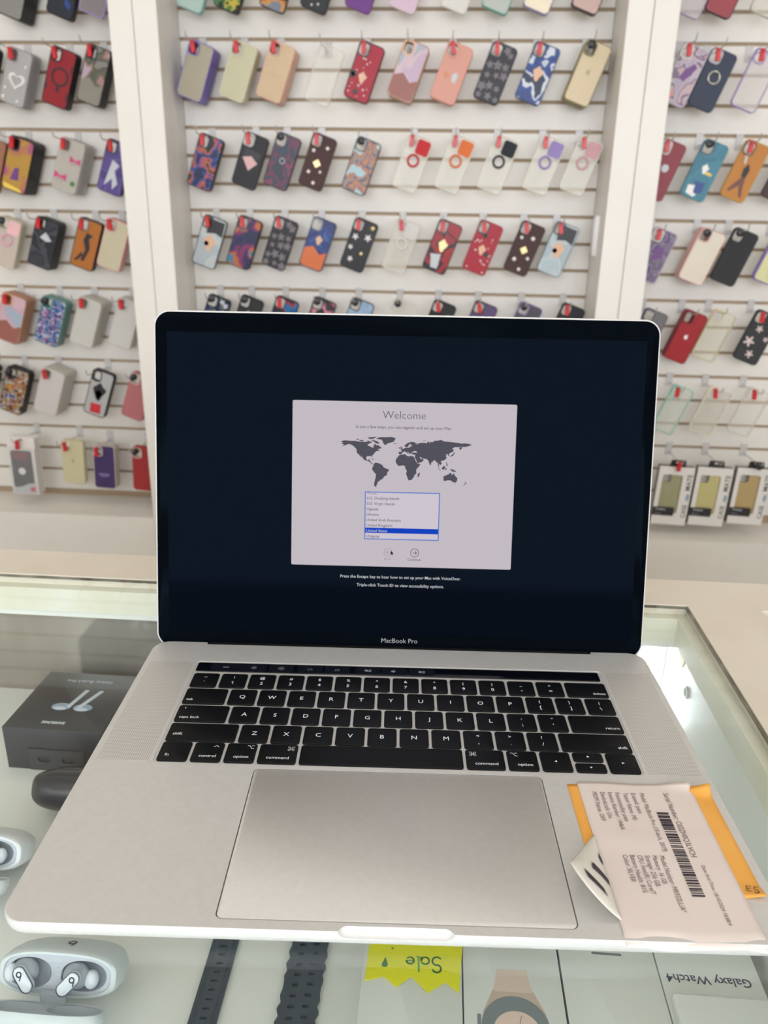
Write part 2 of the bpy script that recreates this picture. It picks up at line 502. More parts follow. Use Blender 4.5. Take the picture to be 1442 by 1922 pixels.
scoop.lathe(prof, 24, (0, -3.4, DECK + 3.9), 'x')
cut.append(solid(scoop))
for c in cut:
    md_ = body.modifiers.new('b', 'BOOLEAN'); md_.operation = 'DIFFERENCE'; md_.solver = 'EXACT'; md_.object = c
dg = bpy.context.evaluated_depsgraph_get(); dg.update()
bme = bpy.data.meshes.new_from_object(body.evaluated_get(dg))
bme.name = 'base'
bme.shade_smooth(); bme.set_sharp_from_angle(angle=R(28))
for o_ in [body] + cut:
    bpy.data.objects.remove(o_, do_unlink=True)
bme.materials.clear()
base = obj('base', bme, ALU, lap)
for fx in (-150, 150):
    for fy in (22, 222):
        obj('rubber_foot', MB().lathe([(7, 0), (8, 0.4), (8, 1.6), (4, 1.8)], 20), mat('rubber', (30, 30, 32), 0.7), lap, (fx * 0.001, fy * 0.001, 0))
# trackpad in its recess
obj('trackpad', MB().loft([[(p[0], p[1], z) for p in rrect(159.2 - o2, 100.2 - o2, 2.8, 5)] for o2, z in ((0, DECK - 4.0), (0, DECK - 0.22), (0.3, DECK - 0.08))]), ALU2, lap, (0, 0.05595, 0))
# speaker grilles: fine perforation
gm = mat('grille', (211, 209, 206), 0.48, 0.45)
n_, l_, b_ = nodes_of(gm)
tc = n_.new('ShaderNodeTexCoord')
vm = n_.new('ShaderNodeVectorMath'); vm.operation = 'SCALE'; vm.inputs['Scale'].default_value = 1000 / 1.15
l_.new(tc.outputs['Object'], vm.inputs[0])
fr = n_.new('ShaderNodeVectorMath'); fr.operation = 'FRACTION'; l_.new(vm.outputs[0], fr.inputs[0])
sb = n_.new('ShaderNodeVectorMath'); sb.operation = 'SUBTRACT'; sb.inputs[1].default_value = (0.5, 0.5, 0); l_.new(fr.outputs[0], sb.inputs[0])
ml = n_.new('ShaderNodeVectorMath'); ml.operation = 'MULTIPLY'; ml.inputs[1].default_value = (1, 1, 0); l_.new(sb.outputs[0], ml.inputs[0])
ln = n_.new('ShaderNodeVectorMath'); ln.operation = 'LENGTH'; l_.new(ml.outputs[0], ln.inputs[0])
lt = n_.new('ShaderNodeMath'); lt.operation = 'LESS_THAN'; lt.inputs[1].default_value = 0.25; l_.new(ln.outputs['Value'], lt.inputs[0])
mx = n_.new('ShaderNodeMix'); mx.data_type = 'RGBA'
mx.inputs['A'].default_value = (*lin((211, 209, 206)), 1); mx.inputs['B'].default_value = (*lin((140, 135, 128)), 1)
l_.new(lt.outputs[0], mx.inputs['Factor']); l_.new(mx.outputs['Result'], b_.inputs['Base Color'])
for gx in (-155.6, 155.6):
    obj('speaker_grille', MB().prism(rrect(29.5, 105.5, 0.6, 2), 0, 0.06), gm, lap, (gx * 0.001, 0.1632, (DECK - 0.02) * 0.001))
# keys
def stroke(paths, r=0.18):
    mb = MB()
    for p in paths:
        for a, b in zip(p[:-1], p[1:]):
            d = math.hypot(b[0] - a[0], b[1] - a[1]) or 1
            nx, ny = -(b[1] - a[1]) / d * r, (b[0] - a[0]) / d * r
            ex, ey = (b[0] - a[0]) / d * r * 0.6, (b[1] - a[1]) / d * r * 0.6
            mb.add([(a[0] + nx - ex, a[1] + ny - ey, 0), (a[0] - nx - ex, a[1] - ny - ey, 0), (b[0] - nx + ex, b[1] - ny + ey, 0), (b[0] + nx + ex, b[1] + ny + ey, 0)], [(0, 1, 2, 3)])
    return mb.mesh('stroke', smooth=False, fix=False)
def arc(cx, cy, r, a0, a1, n=10):
    return [(cx + r * math.cos(R(a0 + (a1 - a0) * i / n)), cy + r * math.sin(R(a0 + (a1 - a0) * i / n))) for i in range(n + 1)]
def key_mesh(w, h):
    return MB().loft([[(p[0], p[1], z) for p in rrect(w - 2 * o2, h - 2 * o2, 1.7 - o2 * 0.5, 4)] for o2, z in ((0, -0.3), (0, 0.35), (0.22, 0.55), (0.6, 0.62))])
KM = {}
def key(x, y, w, h, legs):
    kk = (round(w, 2), round(h, 2))
    if kk not in KM:
        KM[kk] = key_mesh(w, h).mesh('key')
    k_ = obj('key', KM[kk], KEYB, lap, (x * 0.001, y * 0.001, (DECK - 0.05) * 0.001))
    for (s, dx, dy, cap, al) in legs:
        if s == '1':
            obj('legend', stroke([[(-0.75, 0.75), (0.15, 1.45), (0.15, -1.5)]], 0.2), LEG, k_, (dx * 0.001, (dy + 1.5) * 0.001, 0.0007))
        elif callable(s):
            obj('legend', s(), LEG, k_, (dx * 0.001, dy * 0.001, 0.0007))
        else:
            put_text('legend', s, LEG, k_, dx, dy, 0.7, cap=cap, align=al, bold=0.004)
    return k_
U = 19.0; KX0 = -137.55; KW = 1.75
def row(y, h, specs):
    x = KX0
    for (u, legs) in specs:
        w = u * U - KW
        key(x + u * U / 2, y, w, h, legs)
        x += u * U
def LT(c):
    return (1, [(c, 0, -1.6, 3.5, 'c')])
def two(a, b):
    return (1, [(a, 0, 2.2, 2.6, 'c'), (b, 0, -4.2, 3.1, 'c')])
WC = 2.35
def sym_cmd():
    q = 0.62
    ps = [[(-q, -q), (q, -q), (q, q), (-q, q), (-q, -q)]]
    for sx in (-1, 1):
        for sy in (-1, 1):
            ps.append(arc(sx * q * 2, sy * q * 2 * 0.95, q, 0, 360, 10))
    return stroke(ps, 0.17)
def sym_opt():
    return stroke([[(-1.9, 1.3), (-0.7, 1.3), (0.7, -1.3), (1.9, -1.3)], [(0.5, 1.3), (1.9, 1.3)]], 0.18)
def sym_ctl():
    return stroke([[(-1.4, -0.6), (0, 0.7), (1.4, -0.6)]], 0.19)
def tri(a):
    def f():
        pts = [(1.0 * math.cos(R(a + k * 120)), 1.0 * math.sin(R(a + k * 120))) for k in range(3)]
        return MB().add([(p[0], p[1], 0) for p in pts], [(0, 1, 2)]).mesh('tri', smooth=False, fix=False)
    return f
def led_dot():
    return MB().add([(p[0], p[1], 0) for p in circ(0.45, seg=10)], [tuple(range(10))]).mesh('dot', smooth=False, fix=False)
def bumpbar():
    return MB().box(-2, 2, -0.25, 0.25, -0.1, 0.05).mesh('bar', smooth=False)
row(193.7, 16.5, [two('~', '`')] + [two(a, b) for a, b in zip('!@#$%^&*()', '1234567890')] + [two('_', '-'), two('+', '='), (1.5, [('delete', 11.6, -5.4, WC, 'r')])])
row(175.1, 17.1, [(1.5, [('tab', -11.2, -5.2, WC, 'l')])] + [LT(c) for c in 'QWERTYUIOP'] + [two('{', '['), two('}', ']'), two('|', '\\')])
row(156.2, 17.1, [(1.75, [('caps lock', -13.2, -5.2, WC, 'l'), (led_dot, -11.6, 5.2, 0, 'c')])] + [LT(c) for c in 'ASDFGHJKL'] + [two(':', ';'), two('"', "'"), (1.75, [('return', 13.6, -5.2, WC, 'r')])])
row(137.5, 17.1, [(2.25, [('shift', -17.2, -3.2, WC, 'l')])] + [LT(c) for c in 'ZXCVBNM'] + [two('<', ','), two('>', '.'), two('?', '/'), (2.25, [('shift', 18.2, -5.4, WC, 'r')])])
row(119.3, 17.3, [(1, [('fn', -4.8, -4.6, WC, 'l')]), (1, [('control', 0.6, -4.8, WC, 'c'), (sym_ctl, 4.2, 5.0, 0, 'c')]), (1, [('option', 0.8, -4.8, WC, 'c'), (sym_opt, 5.0, 5.0, 0, 'c')]),
                  (1.25, [('command', 0.3, -4.8, WC, 'c'), (sym_cmd, 7.2, 4.6, 0, 'c')]), (5, []), (1.25, [('command', 0.6, -4.8, WC, 'c'), (sym_cmd, -6.8, 4.6, 0, 'c')]),
                  (1, [('option', 1.0, -4.8, WC, 'c'), (sym_opt, -4.4, 5.0, 0, 'c')]), (1, [(tri(180), 0, 0, 0, 'c')])])
xr = KX0 + 12.5 * U
key(xr + U / 2, 124.0, U - KW, 7.9, [(tri(90), 0, 0.2, 0, 'c')])
key(xr + U / 2, 114.6, U - KW, 7.9, [(tri(-90), 0, 0.2, 0, 'c')])
key(xr + 1.5 * U, 119.3, U - KW, 17.3, [(tri(0), 0, 0, 0, 'c')])
# touch bar
tb = obj('touch_bar', MB().loft([[(p[0], p[1], z) for p in rrect(273.0 - o2, 10.6 - o2, 1.2, 4)] for o2, z in ((0, -0.3), (0, 0.25), (0.3, 0.33))]), mat('touch_bar_glass', (9, 11, 17), 0.12), lap, (-0.0006, 0.2104, (DECK - 0.05) * 0.001))
TBI = emit_mat('touch_bar_icon', (205, 212, 220), 0.55)
TBK = mat('touch_bar_key', (20, 23, 32), 0.2)
def tb_icon(x, me, w=17):
    obj('button', MB().prism(rrect(w, 8.6, 1, 3, x + 0.6, 0), 0.32, 0.35), TBK, tb)
    if me:
        obj('icon', me, TBI, tb, ((x + 0.6) * 0.001, 0, 0.00042))
tb_icon(-117.3, None, 21)
put_text('icon', 'esc', TBI, tb, -116.7, -0.9, 0.42, cap=2.3)
def sun(r, n=8):
    return stroke([arc(0, 0, r * 0.5, 0, 360, 10)] + [[(r * 0.95 * math.cos(R(45 * k)), r * 0.95 * math.sin(R(45 * k))), (r * 1.45 * math.cos(R(45 * k)), r * 1.45 * math.sin(R(45 * k)))] for k in range(n)], 0.16)
def kbl(n):
    return stroke([[(-1.6, -1.1), (-1.0, -1.1)], [(-0.4, -1.1), (0.4, -1.1)], [(1.0, -1.1), (1.6, -1.1)]] + [[(1.1 * math.cos(R(a)), 1.1 * math.sin(R(a)) - 0.5), (1.6 * math.cos(R(a)), 1.6 * math.sin(R(a)) - 0.5)] for a in ((30, 90, 150) if n < 5 else (15, 50, 90, 130, 165))], 0.17)
def spk(waves, slash=False):
    ps = [[(-2.2, -0.5), (-1.6, -0.5), (-0.5, -1.3), (-0.5, 1.3), (-1.6, 0.5), (-2.2, 0.5), (-2.2, -0.5)], [(-1.9, 0), (-0.7, 0)], [(-0.8, -0.8), (-0.8, 0.8)], [(-1.2, -0.5), (-1.2, 0.5)]]
    for i in range(waves):
        ps.append(arc(-0.6, 0, 1.0 + 0.75 * i, -40, 40, 5))
    if slash:
        ps.append([(-2.4, 1.3), (1.4, -1.4)])
    return stroke(ps, 0.19)
tb_icon(-98.3, sun(1.3)); tb_icon(-79.6, sun(1.6)); tb_icon(-60, kbl(3)); tb_icon(-41.5, kbl(5)); tb_icon(-20.5, spk(3, True)); tb_icon(-2.5, spk(1)); tb_icon(16, spk(3))

# ---- lid, in its own frame: x right, y up the lid, z towards the viewer
LID_LOC = (0, 0.24517, DECK * 0.001)
LID_ROT = (1.326826, 0, 0)
ring = []
for off, z in ((4.0, -5.6), (1.2, -4.9), (0.2, -3.6), (0, -0.6), (0.15, -0.05), (0.55, 0.22)):
    ring.append([(p[0], p[1], z) for p in rrect(349.3 - 2 * off, 238.4 - 2 * off, 10.8 - off * 0.5, 8, 0, 114.5)])
obj('lid_shell', MB().loft(ring), ALU, lap, LID_LOC, LID_ROT)
gb = mat('bezel_glass', (5, 8, 13), 0.08, spec=0.015)
gb.node_tree.nodes['Principled BSDF'].inputs['Specular Tint'].default_value = (0.35, 0.65, 1.0, 1)
bez = obj('bezel', MB().loft([[(p[0], p[1], z) for p in rrect(347.3 - o2, 236.2 - o2, 9.9, 8, 0, 114.4)] for o2, z in ((0, -0.4), (0, 0.24), (0.3, 0.3))]), gb, lap, LID_LOC, LID_ROT)
put_text('wordmark', 'MacBook Pro', mat('wordmark', (150, 152, 156), 0.5), bez, 0.5, 2.3, 0.36, width=25.8, bold=-0.008)
def scr_quad(name, x0, x1, y0, y1, z, m, parent, r=0.0):
    pts = rrect(x1 - x0, y1 - y0, r, 4, (x0 + x1) / 2, (y0 + y1) / 2) if r else [(x0, y0), (x1, y0), (x1, y1), (x0, y1)]
    me = MB().add([(p[0], p[1], z) for p in pts], [tuple(range(len(pts)))]).mesh(name, smooth=False, fix=False)
    return obj(name, me, m, parent)
scr = obj('screen', MB().add([(-165.7, 8.2, 0.34), (165.7, 8.2, 0.34), (165.7, 219.1, 0.34), (-165.7, 219.1, 0.34)], [(0, 1, 2, 3)]).mesh('screen', smooth=False, fix=False),
          screen_mat('screen_backdrop', (4, 8, 18)), lap, LID_LOC, LID_ROT)
scr['label'] = 'lit display with a pale welcome panel on dark blue'
scr_quad('welcome_panel', -77.9, 78.3, 57.8, 174.0, 0.40, screen_mat('panel_grey', (197, 188, 195)), scr, 1.1)
S_TXT = screen_mat('panel_text', (84, 82, 90)); S_DK = screen_mat('panel_text_dark', (52, 50, 56)); S_WT = screen_mat('text_white', (205, 207, 212)); S_DIM = screen_mat('text_dim', (158, 150, 158))
put_text('heading', 'Welcome', S_TXT, scr, 0.1, 162.5, 0.46, width=30.0, bold=-0.012)
put_text('message', 'In just a few steps, you can register and set up your Mac.', S_DK, scr, 0.0, 155.6, 0.46, width=66.8)
LAND = [
 [(-168,66),(-162,70),(-156,71),(-141,70),(-128,70),(-115,68),(-108,68),(-96,68),(-94,72),(-88,69),(-82,69),(-82,67),(-87,65),(-94,61),(-94,58),(-85,55),(-82,53),(-79,52),(-79,55),(-77,57),(-78,62),(-73,62),(-70,59),(-65,60),(-62,57),(-56,53),(-60,50),(-65,50),(-66,48),(-61,46),(-66,44),(-70,43),(-74,40),(-76,36),(-81,31),(-80,26),(-82,27),(-84,30),(-90,29),(-95,29),(-97,26),(-97,21),(-94,18),(-91,19),(-90,21),(-87,21),(-88,16),(-84,15),(-83,10),(-79,9),(-77,8),(-80,7),(-83,8),(-87,13),(-94,16),(-99,17),(-105,20),(-106,23),(-110,27),(-114,31),(-112,27),(-110,23),(-115,29),(-118,34),(-121,35),(-124,40),(-124,47),(-128,51),(-133,56),(-140,60),(-147,61),(-152,59),(-158,56),(-164,54),(-158,59),(-163,61),(-166,62),(-161,65)],
 [(-77,8),(-72,12),(-66,11),(-61,10),(-52,5),(-50,0),(-44,-3),(-35,-6),(-35,-9),(-39,-14),(-39,-19),(-42,-23),(-48,-26),(-49,-29),(-54,-34),(-58,-35),(-58,-38),(-62,-39),(-65,-42),(-64,-43),(-67,-46),(-66,-49),(-69,-52),(-68,-55),(-72,-54),(-75,-50),(-74,-44),(-73,-38),(-71,-30),(-70,-20),(-76,-14),(-81,-6),(-80,-1),(-77,4)],
 [(-46,60),(-40,65),(-23,70),(-20,76),(-18,80),(-30,83),(-45,82),(-60,82),(-72,78),(-66,76),(-57,75),(-53,70),(-52,65)],
 [(-17,15),(-17,21),(-13,27),(-9,32),(-6,35),(0,36),(10,37),(11,34),(15,32),(20,31),(23,33),(32,31),(34,27),(37,20),(43,12),(51,11),(47,4),(40,-4),(40,-10),(41,-15),(35,-20),(35,-24),(32,-27),(28,-33),(20,-35),(18,-32),(14,-22),(12,-16),(14,-9),(9,0),(9,4),(4,6),(-4,5),(-8,4),(-13,8)],
 [(44,-25),(47,-25),(50,-16),(49,-12),(44,-17)],
 [(-9,37),(-9,43),(-2,43),(-1,46),(-5,48),(2,51),(8,54),(9,57),(11,54),(20,55),(22,58),(29,60),(22,61),(25,65),(21,65),(17,61),(16,56),(12,56),(8,58),(5,60),(10,64),(15,68),(25,71),(32,70),(41,67),(40,65),(34,66),(38,64),(44,66),(45,68),(55,69),(60,69),(68,68),(67,71),(72,73),(74,68),(76,72),(82,71),(87,75),(98,76),(105,78),(113,74),(128,73),(140,72),(152,71),(160,69),(170,70),(180,69),(190,66),(179,62),(170,60),(163,60),(162,55),(157,51),(155,57),(163,62),(155,59),(143,59),(135,54),(141,52),(138,46),(131,43),(127,39),(129,36),(126,34),(124,40),(121,39),(118,39),(122,37),(119,34),(122,30),(118,24),(110,21),(106,20),(109,13),(105,9),(102,12),(100,13),(104,1),(98,9),(98,16),(94,16),(91,22),(87,21),(80,15),(80,10),(77,8),(73,17),(72,21),(67,25),(57,26),(54,27),(50,30),(48,30),(52,24),(56,26),(60,22),(55,17),(45,13),(43,13),(39,21),(35,28),(36,36),(30,36),(27,38),(27,41),(34,42),(41,41),(38,46),(33,46),(28,43),(26,40),(23,38),(21,37),(19,41),(13,45),(18,40),(16,38),(12,42),(8,44),(3,43),(-1,38),(-5,36)],
 [(-5,50),(1,51),(1,53),(-2,57),(-5,58),(-4,54)], [(-10,52),(-6,52),(-6,55),(-9,55)], [(-24,64),(-14,65),(-16,66),(-23,66)],
 [(130,31),(135,34),(140,36),(141,40),(145,44),(141,45),(139,40),(133,36)], [(95,5),(104,-3),(106,-6),(114,-8),(105,-6),(100,-1)], [(109,1),(115,7),(119,5),(116,-3),(110,-2)], [(119,1),(124,1),(121,-2),(123,-5),(119,-4)], [(120,18),(122,17),(124,12),(126,7),(122,8),(121,14)],
 [(131,-1),(140,-2),(147,-6),(150,-10),(144,-8),(138,-8)], [(114,-22),(122,-18),(129,-15),(132,-11),(136,-12),(136,-15),(140,-17),(142,-11),(146,-19),(153,-26),(152,-32),(150,-37),(144,-38),(138,-35),(134,-32),(126,-32),(116,-35),(115,-31)], [(145,-41),(148,-41),(147,-43)],
 [(173,-35),(178,-38),(175,-41),(173,-44),(168,-46),(171,-43),(174,-40)], [(-85,22),(-77,20),(-75,20),(-80,23)], [(-85,73),(-80,74),(-68,70),(-62,66),(-66,63),(-73,65),(-78,70)], [(-118,72),(-105,73),(-108,69),(-116,70)], [(-125,72),(-115,75),(-124,76)], [(-95,80),(-70,83),(-78,77),(-90,76)], [(52,71),(56,73),(68,77),(58,75)],
]
mp_ = MB()
for poly in LAND:
    pts = [Vector((4.3 + (a - 20) * 0.257, 119.7 + (b + 34.8) * 0.256, 0)) for a, b in poly]
    tri_ = tessellate_polygon([pts])
    mp_.add([(p.x, p.y, 0.46) for p in pts], [tuple(t) for t in tri_])
obj('world_map', mp_.mesh('world_map', smooth=False), screen_mat('map_grey', (82, 80, 89)), scr)
scr_quad('list_border', -26.3, 26.6, 77.2, 111.3, 0.44, screen_mat('list_blue', (92, 122, 205)), scr)
scr_quad('list_box', -25.6, 25.9, 77.9, 110.6, 0.48, screen_mat('list_white', (206, 198, 208)), scr)
scr_quad('selected_row', -25.6, 25.9, 81.9, 85.6, 0.52, screen_mat('select_blue', (12, 62, 190)), scr)
for i, s in enumerate(['U.S. Outlying Islands', 'U.S. Virgin Islands', 'Uganda', 'Ukraine', 'United Arab Emirates', 'United Kingdom', 'United States', 'Uruguay']):
    put_text('country', s, S_WT if i == 6 else S_DK, scr, -24.8, 105.7 - 3.86 * i, 0.56, cap=1.95, align='l')
put_text('country', 'Tuvalu', S_DK, scr, -24.8, 109.4, 0.56, cap=1.0, align='l', squeeze=1.9)
def ring2(cx, cy, r, m, arrow):
    obj('arrow_button', stroke([arc(0, 0, r, 0, 360, 28), [(-arrow * -1.3, 0), (arrow * -1.3 * -1 * -1, 0)], [(arrow * 0.2, 1.2), (arrow * 1.4, 0), (arrow * 0.2, -1.2)]], 0.17), m, scr, (cx * 0.001, cy * 0.001, 0.00046))
ring2(-9.1, 68.2, 2.9, S_DIM, -1); ring2(9.8, 68.2, 2.9, S_DK, 1)
put_text('button_label', 'Back', S_DIM, scr, -9.3, 62.6, 0.46, cap=1.75)
put_text('button_label', 'Continue', S_DK, scr, 9.6, 62.6, 0.46, cap=1.75)
obj('pointer', MB().add([(0, 0, 0), (0, -3.0, 0), (0.7, -2.4, 0), (1.15, -3.5, 0), (1.6, -3.3, 0), (1.15, -2.2, 0), (2.1, -2.1, 0)], [(0, 1, 2), (2, 3, 4, 5), (0, 2, 5, 6)]).mesh('pointer', smooth=False, fix=False), screen_mat('pointer_black', (6, 6, 8)), scr, (-0.0072, 0.0695, 0.0006))
put_text('hint', 'Press the Escape key to hear how to set up your Mac with VoiceOver.', S_WT, scr, 0.2, 49.3, 0.46, width=85.8, bold=0.006)
put_text('hint', 'Triple-click Touch ID to view accessibility options.', S_WT, scr, 0.2, 43.3, 0.46, width=62.2, bold=0.006)
obj('hinge', MB().tube([(-136.5, 243.5, 6.0), (136.5, 243.5, 6.0)], 3.1, 14), mat('hinge_black', (16, 16, 18), 0.5), lap)
obj('display_foot', MB().box(-136.5, 136.5, 240.8, 246.0, 3.5, 11.0), mat('hinge_black'), lap)

# ================================================================== orange sticky note and printed label on the palm rest
DZ = DECK
def sheet(fn, nu, nv):
    """grid surface from fn(u, v) -> (x, y, z) in mm"""
    mb = MB(); vs = [fn(i / nu, j / nv) for j in range(nv + 1) for i in range(nu + 1)]; fs = []
    for j in range(nv):
        for i in range(nu):
            a = j * (nu + 1) + i
            fs.append((a, a + 1, a + nu + 2, a + nu + 1))
    return mb.add(vs, fs)
def thick(me_obj, t=0.0001):
    md = me_obj.modifiers.new('thickness', 'SOLIDIFY'); md.thickness = t; md.offset = 1.0
    return me_obj
M_ORANGE = noisy('orange_paper', (226, 160, 68), (232, 170, 82), 40, 0.7)
M_PAPER = noisy('label_paper', (214, 200, 193), (220, 207, 200), 12, 0.6)
note = thing('sticky_note', 'square orange sticky note under the white label on the palm rest', 'sticky note', lap.matrix_world @ Vector((0, 0, 0)))
note.location = lap.location; note.rotation_euler = lap.rotation_euler
def f_note(u, v):
    x = 93.0 + 76.6 * u; y = 25.0 + 75.6 * v
    curl = max(0.0, (u - 0.80) / 0.20) * max(0.0, (v - 0.90) / 0.10)
    low = max(0.0, (u - 0.86) / 0.14) * max(0.0, (0.10 - v) / 0.10)
    return (x, y - curl * 1.5, DZ + 0.12 + 4.6 * curl ** 1.3 + 2.0 * low)
thick(obj('note_paper', sheet(f_note, 30, 30).mesh('note_paper', angle=60, fix=False), M_ORANGE, note))
M_PEN = mat('pen_ink', (66, 46, 40), 0.6)
obj('handwriting', stroke([[(1.9, 1.3), (0, 1.5), (0.1, -1.4), (2.0, -1.5)], [(0, 0), (1.6, 0.1)], arc(4.3, 0.8, 1.0, 40, 250, 7) + arc(4.2, -1.0, 1.0, 80, -150, 7)], 0.2), M_PEN, note, (0.1622, 0.0300, (DZ + 1.55) * 0.001), (0, R(-3), R(-14)))
label = thing('printed_label', 'white printed barcode label with a lifted corner, stuck over the orange note', 'paper label', lap.location, lap.rotation_euler)
def f_label(u, v):
    x = 98.6 + 61.4 * u; y = 102.2 * v + 0.4 * math.sin(u * 9)
    z = DZ + 0.36 + 0.12 * math.sin(v * 7 + u * 2) ** 2 + 0.2 * math.exp(-((v - 0.6) / 0.05) ** 2)
    z += 2.2 * max(0, (v - 0.93) / 0.07) ** 2 * max(0, (u - 0.72) / 0.28)
    if v < 0.04:
        k = (0.04 - v) / 0.04
        z -= k * (1.2 + 1.8 * max(0.0, math.sin(u * 8.5 - 1.0)))
        y -= 2.2 * k
    return (x, y, z)
lp = thick(obj('label_sheet', sheet(f_label, 26, 50).mesh('label_sheet', angle=60, fix=False), M_PAPER, label))
def bez3(a, b, c, t):
    return tuple((1 - t) ** 2 * a[i] + 2 * t * (1 - t) * b[i] + t * t * c[i] for i in range(3))
def f_flap(u, v):
    # v runs down the fold line, u lifts outwards from it to a pointed outer edge
    A_, B_, T_ = (98.9, 61.8, DZ + 0.6), (99.2, 10.4, DZ + 0.6), (79.2, 29.6, DZ + 14.0)
    base_p = tuple(A_[i] + (B_[i] - A_[i]) * v for i in range(3))
    if v < 0.5:
        tip = tuple(A_[i] + (T_[i] - A_[i]) * v / 0.5 for i in range(3))
    else:
        tip = bez3(T_, (85.0, 11.5, DZ + 13.0), B_, (v - 0.5) / 0.5)
    mid = tuple((base_p[i] + tip[i]) / 2 for i in range(3))
    mid = (mid[0] + 1.5, mid[1] + 1.0, mid[2] + 0.28 * (tip[2] - base_p[2]))
    return bez3(base_p, mid, tip, u)
fl = thick(obj('lifted_flap', sheet(f_flap, 12, 26).mesh('lifted_flap', angle=60, fix=False), mat('flap_paper', (214, 210, 200), 0.6), label))
M_BAR = mat('print_black', (48, 40, 52), 0.6)
for (ua, va, ub, vb_) in ((0.18, 0.29, 0.03, 0.37), (0.47, 0.49, 0.02, 0.60), (0.78, 0.585, 0.50, 0.76)):
    def f_bar(u, v, ua=ua, va=va, ub=ub, vb_=vb_):
        p = f_flap(ua + (ub - ua) * u + 0.03 * (v - 0.5), va + (vb_ - va) * u + 0.075 * (v - 0.5))
        return (p[0] + 0.2, p[1] - 0.3, p[2] + 0.6)
    obj('printed_bar', sheet(f_bar, 6, 2).mesh('printed_bar', fix=False), M_BAR, fl)
M_INK = mat('label_ink', (112, 98, 102), 0.6)
def ltext(s, x, y, y2, cap=2.5):
    me, w = text_mesh(s)
    o = put_text('printed_text', s, M_INK, lp, x, y, DZ + 0.85, cap=cap, align='l', rot=-90, squeeze=(y - y2) / (w * cap))
    return o
ltext('Serial Number: C02ZH0Q3LVCH', 143.4, 94.6, 49.1, 2.9)
for s, x, y2 in (('Model: MacBook Pro (15-inch, 2019)', 130.6, 52.1), ('Erased: pass', 126.0, 78.4), ('Tester Name: MS', 121.7, 73.5), ('Functionality: pass', 117.4, 72.2), ('Invoice Number: 1446A', 113.6, 66.2), ('DeviceLock: Uni', 109.4, 74.3), ('MDM Status: OFF', 105.2, 72.2)):
    ltext(s, x, 94.0, y2)
for s, x, y2 in (('Model Number: MR932LL/A*', 127.8, 15.7), ('Memory: 16 GB', 124.2, 31.8), ('Storage: 256 GB', 120.6, 30.2), ('CPU: Intel(R) Core(T', 117.0, 25.3), ('Battery Health: 81%', 113.4, 26.1), ('Color: SILVER', 109.9, 32.3)):
    ltext(s, x, 49.1, y2)
ltext('Date And Time: 18/10/2024 18:88:4', 146.2, 43.7, 9.4, 1.9)
random.seed(5)
yy = 79.6; bc = MB()
while yy > 25.6:
    wbar = random.choice((0.5, 0.5, 0.9, 0.9, 1.4, 1.8)); 
    bc.box(135.6, 141.6, yy - wbar, yy, DZ + 0.80, DZ + 0.84); yy -= wbar + random.choice((0.45, 0.45, 0.8, 1.1))
obj('barcode', bc.mesh('barcode', smooth=False), M_BAR, lp)

# ================================================================== goods on the glass case's shelf
SH = -140.0
# ---- earphone box
M_BOXD = noisy('box_charcoal', (46, 50, 58), (52, 56, 64), 20, 0.35)
M_WINK = mat('box_white_ink', (205, 212, 222), 0.5)
bx = thing('earphone_box', 'dark grey earphone carton with white lettering on the display shelf', 'box', W(-297.5, 314, SH), (0, 0, R(-0.6)))
obj('carton', soft_box(84, 86, 40.6, 0.8, e=0.5), M_BOXD, bx)
put_text('lettering', 'Galaxy Buds3 Pro', M_WINK, bx, 1.5, 31.5, 40.75, width=42, rot=180, bold=0.01)
put_text('lettering', 'SAMSUNG', M_WINK, bx, -2.5, -31.5, 40.75, width=20, rot=180, bold=0.05)
M_PIC = mat('printed_earbud', (150, 168, 190), 0.4); M_PIC2 = mat('printed_earbud_light', (205, 214, 226), 0.4)
for sx, px in ((-1, -6.5), (1, 12.5)):
    p_ = obj('printed_earbud', MB().prism(circ(8.4, px, -10, 20, 1.0, 0.62), 40.5, 40.72), M_PIC, bx)
    obj('stem_print', MB().prism([(px + 6.0 * (1 if sx < 0 else -0.6) - 1.8, -10), (px + 6.0 * (1 if sx < 0 else -0.6) + 1.8, -11), (px + 9.5 * (1 if sx < 0 else 0.4) + 4.4, 16), (px + 9.5 * (1 if sx < 0 else 0.4) + 0.6, 16.6)], 40.5, 40.78), M_PIC2, p_)
    obj('tip_print', MB().prism(circ(5.2, px - 0.5, -12.5, 16, 1.1, 0.45), 40.5, 40.8), M_PIC2, p_)
tabm = MB().plate([(-22, -2), (26, -2), (26, 19), (-22, 19)], [rrect(11, 6, 2.9, 4, -9, 9), rrect(11, 6, 2.9, 4, 12, 9)], -0.6, 0, 'xz')
obj('hang_tab', tabm.mesh('hang_tab', smooth=False), mat('tab_charcoal', (58, 62, 68), 0.4), bx, (0, -0.0433, 0.0025))

